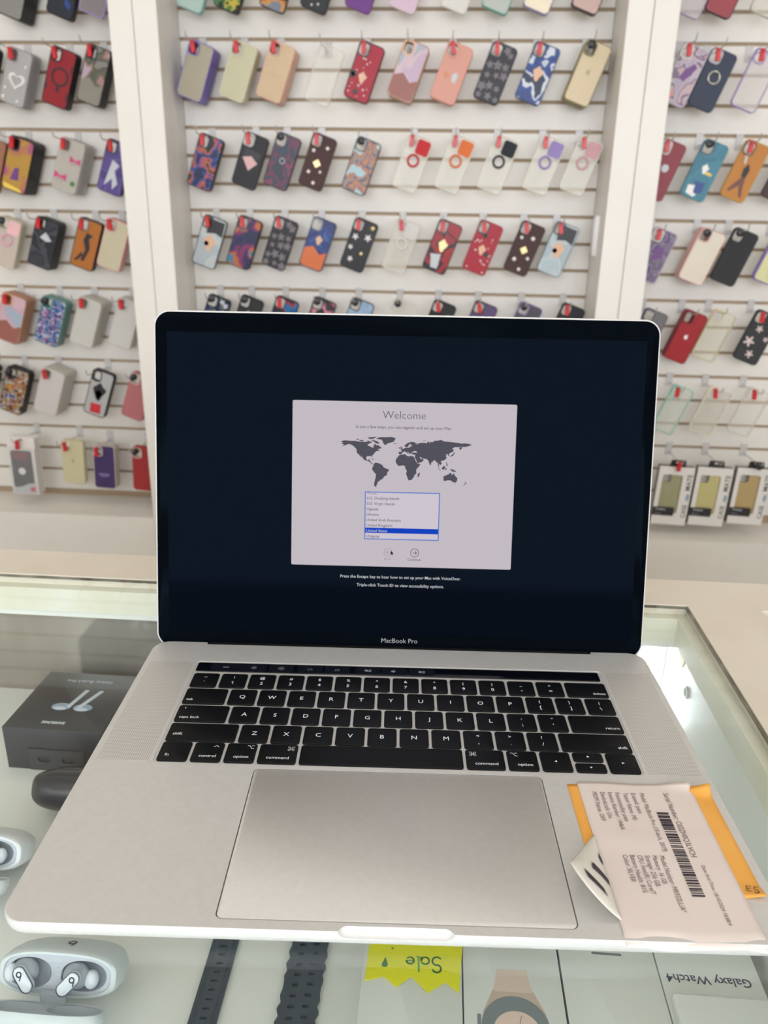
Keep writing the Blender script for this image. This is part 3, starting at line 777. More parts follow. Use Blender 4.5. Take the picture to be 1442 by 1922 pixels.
# ---- open charging cases with their earbuds
def sup(cx, cz, a, b, y, n=3.0, seg=40):
    pts = []
    for k in range(seg):
        t = 2 * math.pi * k / seg
        c, s = math.cos(t), math.sin(t)
        pts.append((cx + a * math.copysign(abs(c) ** (2 / n), c), y, cz + b * math.copysign(abs(s) ** (2 / n), s)))
    return pts
M_CASE = mat('case_grey_white', (205, 213, 216), 0.38)
M_TRAY = mat('case_tray', (186, 193, 203), 0.45)
M_LOGO = mat('logo_grey', (72, 80, 96), 0.45)
M_BUD = mat('bud_grey', (150, 158, 168), 0.4)
M_STEM = mat('bud_stem', (222, 228, 236), 0.3)
def blogo(r):
    return stroke([arc(0, 0, r, 0, 360, 18), [(r * 0.98, 0.1 * r), (r * 0.62, -2.3 * r)]], r * 0.28)
def charging_case(loc, rz, label, m_case, closed=False):
    tilt = R(-30)
    t = thing('charging_case', label, 'earbud case', loc, (0, 0, rz))
    # body: local y away from the mouth, local z across the thickness; rotated so the mouth looks up and forwards
    rings = []
    for y, s in ((0, 0.93), (0.8, 0.965), (4, 0.995), (12, 1.0), (20, 0.97), (27, 0.88), (32, 0.74), (35.5, 0.52), (37, 0.25)):
        rings.append(sup(0, 0, 36 * s, 12.9 * (s ** 1.3), y))
    rings = [sup(0, 0, 32.0, 10.6, 0)] + rings
    rings = [sup(0, 0, 26.5, 7.4, 11.5), sup(0, 0, 31.0, 9.8, 2.8), sup(0, 0, 31.4, 10.1, 1.2)] + rings     # hollow mouth
    rot = (tilt, 0, 0)
    bo = obj('case_body', MB().loft(rings), m_case, t, (0, 0, 0), rot)
    if not closed:
        el = lambda cx, a, b: [(p[0], p[2]) for p in sup(cx, 0, a, b, 0, 2.2, 28)]
        obj('tray', MB().plate([(p[0], p[2]) for p in sup(0, 0, 31.4, 10.2, 0)], [el(-16.5, 13.0, 8.2), el(15.5, 13.6, 8.2)], 1.1, 1.9, 'xz').mesh('tray', smooth=False), M_TRAY, t, (0, 0, 0), rot)
        for cx, a in ((-16.5, 13.0), (15.5, 13.6)):
            obj('pocket', MB().loft([sup(cx, 0, a, 8.2, 1.5, 2.2, 28), sup(cx, 0, a * 0.94, 7.6, 4.5, 2.2, 28), sup(cx, 0, a * 0.78, 6.2, 7.8, 2.2, 28), sup(cx, 0, a * 0.45, 3.6, 9.6, 2.2, 28)], False, True), M_TRAY, t, (0, 0, 0), rot)
        obj('magnet_dot', MB().torus(2.6, 0.15, (0, 1.0, 1.0), 'y', 18, 5), M_CASE, t, (0, 0, 0), rot)
    lg = obj('logo', blogo(2.0), M_LOGO, t)
    mt = Matrix.Rotation(tilt, 4, 'X') @ Matrix.Translation((0.002, 0.0135, 0.01312))
    lg.matrix_local = mt
    if closed:
        lr = [sup(0, 0, 35.4 * s, 12.6 * (s ** 1.3), y) for y, s in ((-0.3, 0.95), (-4, 0.99), (-9, 0.9), (-13, 0.7), (-15.5, 0.4))]
        obj('lid', MB().loft(lr), m_case, t, (0, 0, 0), rot)
        return t
    hy, hz = -12.0 * math.sin(R(30)), -12.0 * math.cos(R(30))
    # lid: cavity looks up and back
    lr = []
    for z, s in ((-10, 0.60), (-7, 0.82), (-0.4, 0.935), (0, 0.965), (-0.8, 0.985), (-4, 1.0), (-9, 0.93), (-13, 0.76), (-15.5, 0.5), (-16.2, 0.25)):
        lr.append([(p[0], p[2], z) for p in sup(0, 0, 34.5 * s, 12.3 * (s ** 1.2), 0)])
    lrot = (R(-38), 0, 0)
    ly, lz = hy - 11.8 * math.cos(R(38)) - 1.4, hz + 11.8 * math.sin(R(38)) - 1.6
    ld = obj('lid', MB().loft(lr), m_case, t, (0, ly * 0.001, lz * 0.001), lrot)
    obj('lid_liner', MB().plate([(p[0], p[2]) for p in sup(0, 0, 32.2, 11.3, 0)], [circ(14.4, cx, 0.2, 28, 1, 0.62) for cx in (-16.0, 16.0)], -1.0, -0.4).mesh('lid_liner', smooth=False), M_TRAY, ld)
    for cx in (-16.0, 16.0):
        obj('lid_pocket', MB().loft([[(p[0], p[1], z) for p in circ(r, cx, 0.2, 28, 1, 0.62)] for r, z in ((14.4, -0.7), (13.2, -3.8), (10.0, -6.6), (5.0, -8.2))], False, True), M_TRAY, ld)
    obj('hinge_tab', MB().box(-7.5, 7.5, -1.4, 1.4, -4, 4.5), M_TRAY, t, (0, (hy - 0.6) * 0.001, (hz - 0.6) * 0.001), (R(-20), 0, 0))
    return t
def earbud(case, cx, dz, rot, side, label):
    t = thing('earbud', label, 'earbud')
    m = Matrix.Translation(case.location) @ case.rotation_euler.to_matrix().to_4x4() @ Matrix.Rotation(R(-30), 4, 'X') @ Matrix.Translation((cx * 0.001, -0.0012, dz * 0.001))
    t.matrix_world = m
    obj('bud_body', MB().ellipsoid((side * 1.8, 2.2, 2.2), 7.9, 5.0, 7.2), M_BUD, t)
    obj('ear_tip', MB().ellipsoid((side * 10.5, 3.0, 0.5), 4.2, 4.0, 5.2), M_STEM, t)
    st = obj('stem', soft_box(7.4, 15.5, 5.0, 3.6, z0=0), M_STEM, t, (0, -0.0008, 0), (R(90), R(rot), 0))
    obj('stem_trim', MB().plate(rrect(7.7, 15.8, 3.75, 5), [rrect(7.1, 15.2, 3.5, 5)], 4.0, 4.6), M_LOGO, st)
    lg = obj('logo', blogo(1.35), mat('logo_black', (40, 44, 54), 0.4), st, (0, 0.0036 * 1, 0.00506), (0, 0, R(rot)))
    return t
c1 = charging_case(W(-197.5, 65.0, -112.5), R(0), 'open pale grey earbud case beside the watch bands on the display shelf', M_CASE)
earbud(c1, -17.0, -1.5, -38, -1, 'white-stemmed earbud in the pocket farther from the watch bands, pale grey case')
earbud(c1, 9.5, -2.0, 42, 1, 'white-stemmed earbud in the pocket nearer the watch bands, pale grey case')
M_CASEW = mat('case_white_gloss', (226, 229, 234), 0.3)
c2 = charging_case(W(-297.5, 150.0, -111.5), R(0), 'open white earbud case beside the laptop, behind the pale grey case', M_CASEW)
earbud(c2, 9.5, -2.0, 42, 1, 'white-stemmed earbud in the white case beside the laptop')
M_CASEB = mat('case_black', (34, 38, 46), 0.3)
c3 = charging_case(W(-252.5, 219, -113.5), R(0), 'closed black earbud case lying in front of the dark carton', M_CASEB, closed=True)
c3.scale = (1.0, 1.15, 1.3)
for o_ in c3.children:
    if o_.name.startswith('logo'):
        o_.material_slots[0].link = 'OBJECT'; o_.material_slots[0].material = M_WINK

# ---- watch bands
M_BAND = noisy('band_rubber', (54, 66, 78), (62, 74, 86), 30, 0.55)
def band(name, label, pts, wid, holes, wavy):
    (xa, ya), (xb, yb) = pts
    L = math.hypot(xb - xa, yb - ya)
    t = thing(name, label, 'watch band', W(xa, ya, SH), (0, 0, math.atan2(yb - ya, xb - xa) - math.pi / 2))
    nn = 48; le = []; ri = []
    for k in range(nn + 1):
        y = L * k / nn
        w = wid / 2 + (0.9 * math.sin(y * 2 * math.pi / 10.0) if wavy else 0)
        le.append((-w, y)); ri.append((w, y))
    hs = []
    for (hx, hy, hw, hh) in holes(L):
        hs.append(rrect(hw, hh, min(hw, hh) * 0.45, 2, hx, hy))
    mb = MB().plate(ri + le[::-1], hs, 0.0, 2.6)
    obj('strap', mb.mesh('strap', angle=30), M_BAND, t)
    obj('hole_backing', MB().box(-wid / 2 + 3, wid / 2 - 3, 2, L - 2, 0, 0.8), M_BAND, t)
    if not wavy:
        for s in (-1, 1):
            for q in (0.62, 0.8):
                obj('ridge', MB().box(s * wid / 2 * q - 0.35, s * wid / 2 * q + 0.35, 0, L, 2.5, 2.95), M_BAND, t)
    return t
band('watch_band', 'narrow ribbed dark watch band with one row of holes', ((-112.2, -8), (-114.3, 196)), 16.4, lambda L: [(0, 30 + 6.1 * k, 4.4, 2.2) for k in range(24)], False)
band('watch_band', 'wide wavy-edged dark watch band with two rows of holes', ((-59.5, -8), (-58.7, 200)), 23.2, lambda L: [(s * 4.4, 12 + 7.2 * k + (1.2 if s > 0 else 0), 4.2, 2.6) for k in range(25) for s in (-1, 1)], True)

# ---- white watch cartons standing side by side
M_CARTON = mat('carton_white', (232, 234, 230), 0.35)
M_SEAM = mat('carton_seam', (70, 76, 84), 0.5)
def carton(x0, x1, y0, y1, h, label, seam=0.0):
    t = thing('watch_carton', label, 'box', W((x0 + x1) / 2, y0, SH))
    w, dd = x1 - x0, y1 - y0
    obj('carton', soft_box(w, dd, h, 0.8, 0, dd / 2, e=0.4), M_CARTON, t)
    return t
b1 = carton(-22, 36.6, -40, 150, 23.0, 'plain white carton under the yellow sale sign')
b2 = carton(37.4, 94.6, -40, 150, 23.0, 'white carton printed with a pale pink watch')
b3 = carton(95.6, 153.2, -40, 150, 23.0, 'plain white carton between the pink watch carton and the lettered carton')
b4 = carton(154.0, 212.6, -40, 150, 23.0, 'white watch carton with dark lettering on its lid')
obj('side_wrap', MB().box(0.1, 0.7, 0, 188, 1, 22.8), M_SEAM, b2, (-0.0292, 0.0005, 0))
obj('side_wrap', MB().box(0.1, 0.8, 0, 188, 1, 22.9), M_SEAM, b3, (-0.0294, 0.0005, 0))
put_text('lettering', 'Galaxy Watch4', mat('carton_ink', (58, 62, 82), 0.5), b4, -1.4, 140.4, 23.15, width=49, rot=180, bold=0.01)
obj('raised_lid', soft_box(56, 122, 6.5, 1.5, 0.6, 62, z0=23.0), mat('carton_lid', (238, 239, 236), 0.3), b4)
obj('grey_mark', MB().prism(rrect(18, 1.6, 0.5, 2, 0.4, 152.2 - 1.2), 22.9, 23.1), mat('mark_grey', (120, 124, 132), 0.5), b3)
M_ROSE = mat('print_rose', (226, 203, 188), 0.4); M_ROSE2 = mat('print_rose_face', (236, 208, 194), 0.4); M_GREYP = mat('print_bezel', (128, 136, 140), 0.35)
wp = obj('printed_watch', MB().prism([(-8.7, 134.6), (8.6, 135.0), (11.2, 120.6), (-11.4, 120.2)], 22.9, 23.12), M_ROSE, b2)
obj('lug_print', MB().prism([(-11.6, 121.5), (11.4, 121.8), (17.5, 108), (19.6, 96), (-19.6, 96), (-17.5, 108)], 22.9, 23.10), mat('print_lug', (206, 184, 168), 0.4), wp)
obj('bezel_print', MB().prism(circ(19.0, 0, 98.8, 36), 22.9, 23.16), M_GREYP, wp)
obj('face_print', MB().prism(circ(13.3, 0.6, 95.6, 36, 1, 0.98), 22.9, 23.2), M_ROSE2, wp)
obj('button_print', MB().prism(rrect(2.2, 7, 0.8, 2, -20.2, 102), 22.9, 23.14), M_GREYP, wp)
obj('hand_print', stroke([[(0.6, 95.6), (3.6, 106)], arc(0, 95, 5.5, 60, 150, 8)], 0.2), M_GREYP, wp, (0, 0, 0.02325))
lower = MB().prism([(-8.4, 0), (8.4, 0), (11, 79), (-11, 79)], 22.9, 23.1)
obj('strap_print', lower, M_ROSE, wp)
# ---- sale sign
M_YEL = mat('sign_yellow', (236, 232, 20), 0.6)
sg = thing('sale_sign', 'yellow zigzag-edged paper sign with green handwritten lettering', 'sign', W(7.4, 76, -116.4))
pz = [(-25.5, 60), (29.5, 62), (29.9, 30.7), (27.2, 0.6), (19.4, 6.8), (9.5, -0.9), (-0.5, 8.8), (-8.9, 1.2), (-16.6, 7.5), (-27.6, 3.7), (-26.9, 27.3)]
obj('paper', MB().prism(pz, 0, 0.35), M_YEL, sg)
GRN = mat('sign_green', (98, 176, 70), 0.6); GRN2 = mat('sign_green_dark', (58, 120, 52), 0.6)
def hand(paths, x, y, s, m, r=0.55):
    me = stroke([[(-p[0] * s, -p[1] * s) for p in q] for q in paths], r)
    return obj('handwriting', me, m, sg, (x * 0.001, y * 0.001, 0.0005))
hand([arc(3.2, 8.2, 2.6, 20, 250, 10) + arc(3.0, 3.2, 2.8, 80, -140, 10)], 17.5, 23.2, 1.0, GRN)
hand([arc(2.4, 2.6, 2.4, 30, 360, 14) + [(4.9, 0.2)]], 9.8, 22.4, 1.0, GRN)
hand([[(0, 10.2), (0.4, 0.4), (1.2, 0)]], 3.8, 22.2, 1.0, GRN)
hand([[(0.2, 2.6), (4.4, 3.2)] + arc(2.4, 2.8, 2.3, 10, 320, 12)], 0.8, 22.0, 1.0, GRN)
obj('drop_mark', MB().prism([(0, 4.5), (1.8, -0.4), (1.2, -2.0), (-0.4, -2.4), (-1.8, -1.6), (-1.8, 0)], 0.3, 0.5), GRN2, sg, (-0.0165, 0.0158, 0))
hand([[(0, 0), (0.5, 0.3)], [(24, -4.6), (27, -4.2)], [(27.5, -4.6), (29, -4.8)]], -12.4, 26.8, 1.0, GRN2, 0.5)

# ================================================================== phone cases on the slat wall
CW, CH, CT = 73.0, 147.0, 11.0
HOLE = dict(w=25.0, h=29.0, cx=-19.0, cz=53.0)
OUT = rrect(CW, CH, 11.5, 5)
INN = rrect(CW - 5.4, CH - 5.4, 8.8, 5)
HL = rrect(HOLE['w'], HOLE['h'], 7.5, 4, HOLE['cx'], HOLE['cz'])
HL2 = rrect(HOLE['w'] + 6, HOLE['h'] + 6, 9.5, 4, HOLE['cx'], HOLE['cz'])
def P3(poly, y):
    return [(p[0], y, p[1]) for p in poly]
sh = MB()
o1 = rrect(CW - 1.6, CH - 1.6, 10.7, 5)
sh.loft([P3(INN, 0.2), P3(o1, 0.0), P3(OUT, 1.0), P3(OUT, CT - 1.0), P3(o1, CT), P3(INN, CT), P3(INN, 0.2)], False, False)
SHELL = sh.mesh('shell', angle=50)
PANEL = MB().plate(INN, [HL], 0.25, 1.6, 'xz').mesh('back_panel', smooth=False)
PLAIN = MB().plate(INN, [HL], -0.05, 1.6, 'xz').mesh('back_panel', smooth=False)
SURR = MB().plate(HL2, [HL], -1.3, 1.2, 'xz').mesh('camera_surround', angle=40)
M_RED = mat('clip_red', (206, 36, 44), 0.3)
M_BLK = mat('clip_black', (26, 26, 30), 0.35)
M_WIRE = mat('hook_wire', (206, 204, 200), 0.25, 0.7)
M_PLATE = mat('hook_plate', (236, 234, 233), 0.15, alpha=0.5)
HOOK_WIRE = MB().tube([(0, -3, 0), (0, -60, 0), (0, -158, 3), (0, -166, 6), (0, -170, 13), (0, -171, 20)], 1.7, 8).mesh('wire')
HOOK_PLATE = MB()
HOOK_PLATE.loft([[(p[0], y, p[1]) for p in rrect(21, 40, 2, 3, 0, 10)] for y in (-3.2, -0.2)])
HOOK_PLATE.box(-10, 10, -0.2, 5, 24, 29)
HOOK_PLATE = HOOK_PLATE.mesh('back_plate', smooth=False)
CLIP = MB()
CLIP.loft([[(p[0], y, p[1]) for p in rrect(12 - o, 31 - o, 3.5, 3, 0, -10)] for o, y in ((1.5, -5), (0, -4), (0, 4), (1.5, 5))])
CLIP = CLIP.mesh('clip_body')
CLIP_C = MB().lathe([(2.0, -7), (4.6, -7), (4.6, 7), (2.0, 7)], 14, (0, 0, 0), 'y').mesh('collar')
CLIP_K = MB().lathe([(3.0, -12), (9.5, -10), (10.5, -4), (10.5, 6), (7, 9)], 20, (0, 0, -4), 'y').mesh('clip_body')
# prints
DK = (22, 23, 28)
def solid_style(name, rgb, rim=None, rough=0.4, surr=None, alpha=1.0):
    m = mat(name, deep(rgb), rough, alpha=alpha, spec=0.35)
    r = mat(name + '_rim', deep(rim), 0.4, spec=0.35) if rim else m
    return dict(shell=r, panel=m, surr=mat(name + '_surround', surr, 0.35) if surr else r)
def clear_style(name, rgb, alpha=0.42, rim=None, ralpha=0.6, surr=None):
    m = mat(name, rgb, 0.16, alpha=alpha)
    r = mat(name + '_rim', rim or rgb, 0.2, alpha=ralpha)
    return dict(shell=r, panel=m, surr=mat(name + '_surround', surr, 0.3) if surr else r)
def glit_style(name, rgb, rim, alpha=0.85, ralpha=0.85):
    r = mat(name + '_rim', rim, 0.3, alpha=ralpha)
    return dict(shell=r, panel=glitter_mat(name, rgb, alpha), surr=r)
def prt_style(name, cols, rim=DK, scale=28, seed=0.0, surr=(52, 52, 56)):
    return dict(shell=mat(name + '_rim', deep(rim), 0.35, spec=0.35), panel=print_mat(name, cols, scale, seed), surr=mat(name + '_surround', surr, 0.35))
# decorations: functions that return (part name, mesh, material, loc)
def flat(poly, y0=-0.7, y1=0.3):
    return MB().prism(poly, y0, y1, 'xz')
def d_ring(m, z=8, r=15, t=3.0):
    return [('ring_grip', MB().torus(r, t, (0, -2.0, z), 'y', 26, 8), m)]
def d_corner(m):
    return [('lens_cover', flat(rrect(38, 40, 7, 4, 14, 48), -2.2, 0.3), m)]
def d_magnet(m):
    return [('magnet_ring', MB().plate(circ(24, 2, 2, 28), [circ(19, 2, 2, 28)], -1.0, 0.3, 'xz'), m), ('magnet_tail', flat([(-3, -24), (7, -24), (5, -36), (-1, -36)], -1.0), m)]
def d_stars(m, seed, n=14):
    random.seed(seed); L = []
    cand = [(-22, 15), (-2, 20), (20, 22), (22, 52), (10, 60), (-20, -10), (4, -4), (24, 0), (-24, -40), (-4, -32), (18, -34), (2, -58), (-24, -62), (25, -60), (12, 40)]
    for (a, b) in cand[:n]:
        L.append(('star', flat(star(random.uniform(9, 15), 5, a, b, 0.5, random.uniform(0, 72))), m))
    return L
def d_gems(m, spots):
    return [('gem', MB().lathe([(0.2, -2.4), (r * 0.6, -2.2), (r, -0.2)], 8, (a, 0, b), 'y'), m) for (a, b, r) in spots]
def d_flower(m, spots):
    return [('flower', flat([(a + r * (0.62 + 0.38 * math.cos(5 * t)) * math.cos(t), b + r * (0.62 + 0.38 * math.cos(5 * t)) * math.sin(t)) for t in [2 * math.pi * k / 30 for k in range(30)]], -1.2), m) for (a, b, r) in spots]
def d_tile(m):
    return [('gold_square', flat([(p[0] * 0.71 - p[1] * 0.71, p[0] * 0.71 + p[1] * 0.71 - 4) for p in rrect(17, 17, 1.5, 2)], -1.5), m)]
def heart(s, cx=0, cz=0):
    return [(cx + s * 16 * math.sin(t) ** 3 / 16, cz + s * (13 * math.cos(t) - 5 * math.cos(2 * t) - 2 * math.cos(3 * t) - math.cos(4 * t)) / 16) for t in [2 * math.pi * k / 36 for k in range(36)]]
def d_heart(m, s=24, cx=4, cz=-8):
    return [('heart_frame', MB().plate(heart(s, cx, cz), [heart(s * 0.66, cx, cz)], -1.6, 0.3, 'xz'), m)]
def apple(s, cz=0):
    prof = [(0, 0.86), (0.22, 0.93), (0.52, 0.93), (0.78, 0.72), (0.62, 0.5), (0.58, 0.22), (0.68, -0.05), (0.88, -0.2), (0.72, -0.62), (0.46, -0.92), (0.2, -0.9), (0, -0.84), (-0.24, -0.92), (-0.5, -0.86), (-0.76, -0.5), (-0.88, 0), (-0.84, 0.48), (-0.62, 0.84), (-0.32, 0.94)]
    leaf = [(0.02, 1.02), (0.08, 1.3), (0.4, 1.56), (0.36, 1.24)]
    mb = flat([(s * a, s * b + cz) for a, b in prof], -0.4); mb.prism([(s * a, s * b + cz) for a, b in leaf], -0.4, 0.3, 'xz'); return mb
def d_logo(m, cz=4, s=6.5):
    return [('fruit_logo', apple(s, cz), m)]
def d_bows(m, spots):
    L = []
    for (a, b, s) in spots:
        L.append(('bow', flat([(a, b), (a + s, b + s * 0.6), (a + s, b - s * 0.6), (a + 1, b - 1), (a + s * 0.5, b - s), (a, b - 2), (a - s * 0.5, b - s), (a - 1, b - 1), (a - s, b - s * 0.6), (a - s, b + s * 0.6)], -1.0), m))
    return L
def d_dots(m, seed, n=16, r0=2, r1=4):
    random.seed(seed)
    return [('dot', flat(circ(random.uniform(r0, r1), random.uniform(-30, 30), random.uniform(-66, 34), 10), -0.6), m) for _ in range(n)]
def d_patch(m, poly):
    return [('printed_patch', flat(poly, -0.5), m)]
GOLD = mat('gold_foil', (232, 208, 150), 0.3, 0.3); GEM = mat('gem_white', (238, 232, 228), 0.25); STARM = mat('star_grey', (112, 106, 112), 0.45)
SILV = mat('silver_glitter', (226, 224, 224), 0.25, 0.4); WHT = mat('print_white', (238, 234, 230), 0.4); DKM = mat('print_dark', (28, 25, 31), 0.4)
PINKM = mat('print_pink', (206, 62, 122), 0.4); SKIN = mat('print_tan', (222, 178, 146), 0.4); LILM = mat('print_lilac', (150, 130, 190), 0.4)
BLUEM = mat('print_blue', (28, 62, 136), 0.35); ORGM = mat('print_orange', (206, 100, 30), 0.35); REDM = mat('print_red', (200, 40, 56), 0.35); PALE = mat('print_pale', (196, 200, 206), 0.4)
TEALM = mat('print_teal', (60, 128, 150), 0.4); PURM = mat('print_purple', (110, 60, 130), 0.4); GRNM = mat('print_green', (70, 120, 70), 0.4); YELM = mat('print_yellow', (236, 200, 90), 0.4)
ringc = lambda rgb: mat('ring_%d_%d_%d' % rgb, tuple(v * 0.92 for v in rgb), 0.5, spec=0.2)
DM_ = DM
def low_patch(m):
    return d_patch(m, [(-34, -20), (-10, -8), (14, -26), (34, -14), (33, -66), (24, -70), (-26, -70), (-34, -62)])
def mid_blob(m, z=0, s=1.0):
    return d_patch(m, [(s * 20 * (1 + 0.25 * math.sin(3 * t)) * math.cos(t), z + s * 26 * (1 + 0.2 * math.sin(4 * t + 1)) * math.sin(t)) for t in [2 * math.pi * k / 24 for k in range(24)]])
HOOKS = 0
def place(x, z, n, st, desc, deco=(), clip='red', w=73.0, h=147.0, tilt=20.0, gap=12.4, front=95.0, far=0):
    """one hook with n alike cases; x, z in mm (case centre), seen face D - front"""
    y = DM - front
    grp = ('%s phone cases stacked on one hook' % desc) if n > 1 else 'phone cases on the slat wall'
    parts = [('shell', SHELL, st['shell']), ('back_panel', PANEL, st['panel']), ('camera_surround', SURR, st['surr'])]
    dm = []
    for (nm, mb, m) in deco:
        dm.append((nm, mb.mesh(nm, smooth=True, angle=40), m))
    for k in range(n):
        t = thing('phone_case', ('%s phone case hanging on the slat wall' if n == 1 else ('%s phone case, front one on its hook' if k == 0 else '%s phone case behind the front one on its hook')) % desc, 'phone case', W(x, y + k * gap, z), (0, R(tilt), 0), group=grp)
        t.scale = (w / CW, 1, h / CH)
        for nm, me, m in parts + (dm if k == 0 else []):
            obj(nm, me, m, t)
    hx = x + (HOLE['cx'] * w / CW) * math.cos(R(tilt)) + (HOLE['cz'] * h / CH) * math.sin(R(tilt))
    hz = z - (HOLE['cx'] * w / CW) * math.sin(R(tilt)) + (HOLE['cz'] * h / CH) * math.cos(R(tilt)) + 11.5
    hook(hx, hz, desc, 'phone case', clip, front)
def hook(hx, hz, desc, what, clip, front=95.0):
    hk = thing('display_hook', 'wire display hook holding the %s %s' % (desc, what), 'hook', W(hx, DM, hz), group='display hooks on the slat wall')
    obj('wire', HOOK_WIRE, M_WIRE, hk)
    obj('back_plate', HOOK_PLATE, M_PLATE, hk)
    if clip:
        m = M_RED if clip == 'red' else M_BLK
        c = thing('hook_lock', '%s lock on the hook of the %s %s' % (clip, desc, what), 'hook lock', W(hx, DM - front - 14, hz + 0.4), (0, R(random.uniform(-8, 8)), 0), group='plastic locks on the display hooks')
        if clip == 'red':
            obj('clip_body', CLIP, m, c)
        else:
            obj('clip_body', CLIP_K, m, c)
        obj('collar', CLIP_C, m, c)
random.seed(3)
CLR = clear_style('clear', (226, 222, 212), 0.34)
# ---------------- centre bay, top row (only the lower ends show)
zc = 884
place(-688, zc, 2, clear_style('mint_soft', (196, 220, 214), 0.6, (150, 200, 190)), 'mint-rimmed clear')
place(-586, zc, 2, prt_style('yellowgreen', [(30, 34, 36), (226, 204, 60), (80, 140, 70), (20, 26, 30)], seed=1), 'black yellow-and-green printed')
place(-460, zc, 1, prt_style('orangeblk', [(30, 30, 36), (216, 120, 50), (236, 170, 90), (140, 150, 170)], seed=2), 'black orange-splashed')
place(-349, zc, 2, solid_style('black_plain', (36, 38, 44)), 'plain black speckled', d_gems(GEM, [(-10, -40, 4), (12, -55, 3), (-4, -62, 3)]))
place(-228, zc, 1, solid_style('violet', (130, 62, 160)), 'solid violet')
place(-108, zc, 1, solid_style('pinkish', (224, 196, 216), (226, 206, 216)), 'pale pink')
place(29, zc, 1, clear_style('frost_white', (232, 230, 226), 0.75, (226, 226, 224)), 'frosted white')
place(138, zc, 2, clear_style('teal_soft', (206, 212, 208), 0.7, (96, 168, 150), 0.9), 'teal-rimmed clear')
place(247, zc, 2, glit_style('gold_lilac', (214, 202, 176), (150, 138, 178)), 'gold glitter lilac-rimmed')
place(374, zc, 2, solid_style('rose_brown', (212, 180, 172), (72, 52, 56)), 'rose panel brown-rimmed', d_dots(DKM, 4, 6))
# ---------------- centre bay, second row
zc = 667
place(-703, zc, 6, glit_style('purple_glit', (158, 150, 128), (124, 106, 186)), 'purple-rimmed glitter')
place(-582, zc, 4, glit_style('cream_glit', (186, 182, 150), (220, 212, 184), 0.8), 'cream-rimmed glitter')
place(-477, zc, 6, glit_style('peach_glit', (190, 164, 130), (230, 182, 158)), 'peach-rimmed glitter')
place(-342, zc - 8, 1, clear_style('thin_clear', (226, 222, 208), 0.16, None, 0.4), 'thin fully clear', clip=None)
place(-231, zc, 1, solid_style('red_dots', (206, 34, 62), DK, surr=(40, 40, 46)), 'dark-rimmed red polka-dot', d_dots(WHT, 7, 18, 1.2, 2.6) + mid_blob(SKIN, -14, 0.5) + d_dots(DKM, 9, 3, 6, 8))
place(-110, zc + 4, 4, prt_style('sunset_peach', [(206, 180, 204), (214, 190, 206), (222, 196, 204), (176, 186, 200)], (226, 168, 130), 14, 3, (238, 190, 150)), 'peach-rimmed pastel sunset', low_patch(mat('print_rust', (150, 90, 80), 0.4)), clip=None)
place(9, zc, 3, solid_style('salmon', (230, 164, 146), surr=(226, 150, 130)), 'salmon pink', d_patch(PALE, [(4, -2), (14, 6), (20, -4), (16, -22), (6, -18)]) + d_patch(mat('print_clay', (206, 134, 104), 0.4), circ(8, -12, -8, 14)))
place(128, zc, 1, solid_style('star_black', (50, 46, 52), DK, surr=(34, 34, 38)), 'grey-starred black (beside salmon pink)', d_stars(STARM, 11))
place(242, zc, 1, prt_style('cobalt', [(28, 62, 150), (34, 84, 176), (220, 226, 236), (26, 40, 80)], (38, 60, 120), 26, 5), 'cobalt blue swirl', mid_blob(SKIN, 0, 0.62))
place(376, zc + 2, 5, solid_style('champagne', (228, 208, 172), (176, 160, 104), 0.35), 'champagne gold', d_logo(mat('logo_gold', (172, 152, 116), 0.3), 2), clip='black', h=155)
# ---------------- centre bay, third row
zc = 439
place(-690, zc - 5, 2, prt_style('blueorange', [(26, 40, 90), (36, 90, 170), (200, 90, 130), (216, 120, 60), (30, 36, 60)], scale=30, seed=6), 'dark-rimmed blue and orange swirl')
place(-558, zc, 1, solid_style('black_pale', (26, 26, 34), DK, surr=(190, 188, 186)), 'black pale-diamond', d_patch(mat('print_blush', (214, 170, 172), 0.4), [(-24, 4), (0, 14), (22, 0), (2, -26)]) + d_patch(DKM, [(-24, 30), (26, 28), (22, 6), (0, 16), (-24, 8)]))
place(-465, zc, 1, prt_style('navy_maroon', [(30, 44, 70), (120, 30, 76), (36, 54, 84), (150, 40, 90), (30, 36, 54)], scale=20, seed=7), 'navy and maroon split', d_ring(PALE, 2, 7, 1.2), clip='black')
place(-363, zc, 1, solid_style('brown_leather', (88, 56, 56), (78, 48, 50), 0.55), 'gem-studded brown (ring-grip row)', d_tile(GOLD) + d_gems(GEM, [(-20, 26, 5), (16, 44, 5), (-16, -32, 5), (16, -22, 4), (6, -56, 5)]))
place(-237, zc - 9, 1, prt_style('skyorange', [(176, 210, 220), (226, 134, 60), (190, 160, 150), (120, 110, 126), (226, 150, 110)], (60, 56, 70), 30, 8), 'sky blue and orange patterned', clip='black')
for (xx, rgb, nm) in ((-92, (214, 52, 56), 'red'), (28, (240, 126, 66), 'orange'), (149, (40, 42, 50), 'black'), (278, (164, 146, 206), 'lilac'), (382, (230, 178, 186), 'pink')):
    place(xx, zc, 1, clear_style('ringclear_' + nm, (222, 218, 204), 0.38, (226, 220, 200), 0.7), '%s ring-grip clear' % nm, d_ring(ringc(rgb)) + d_corner(ringc(rgb)))
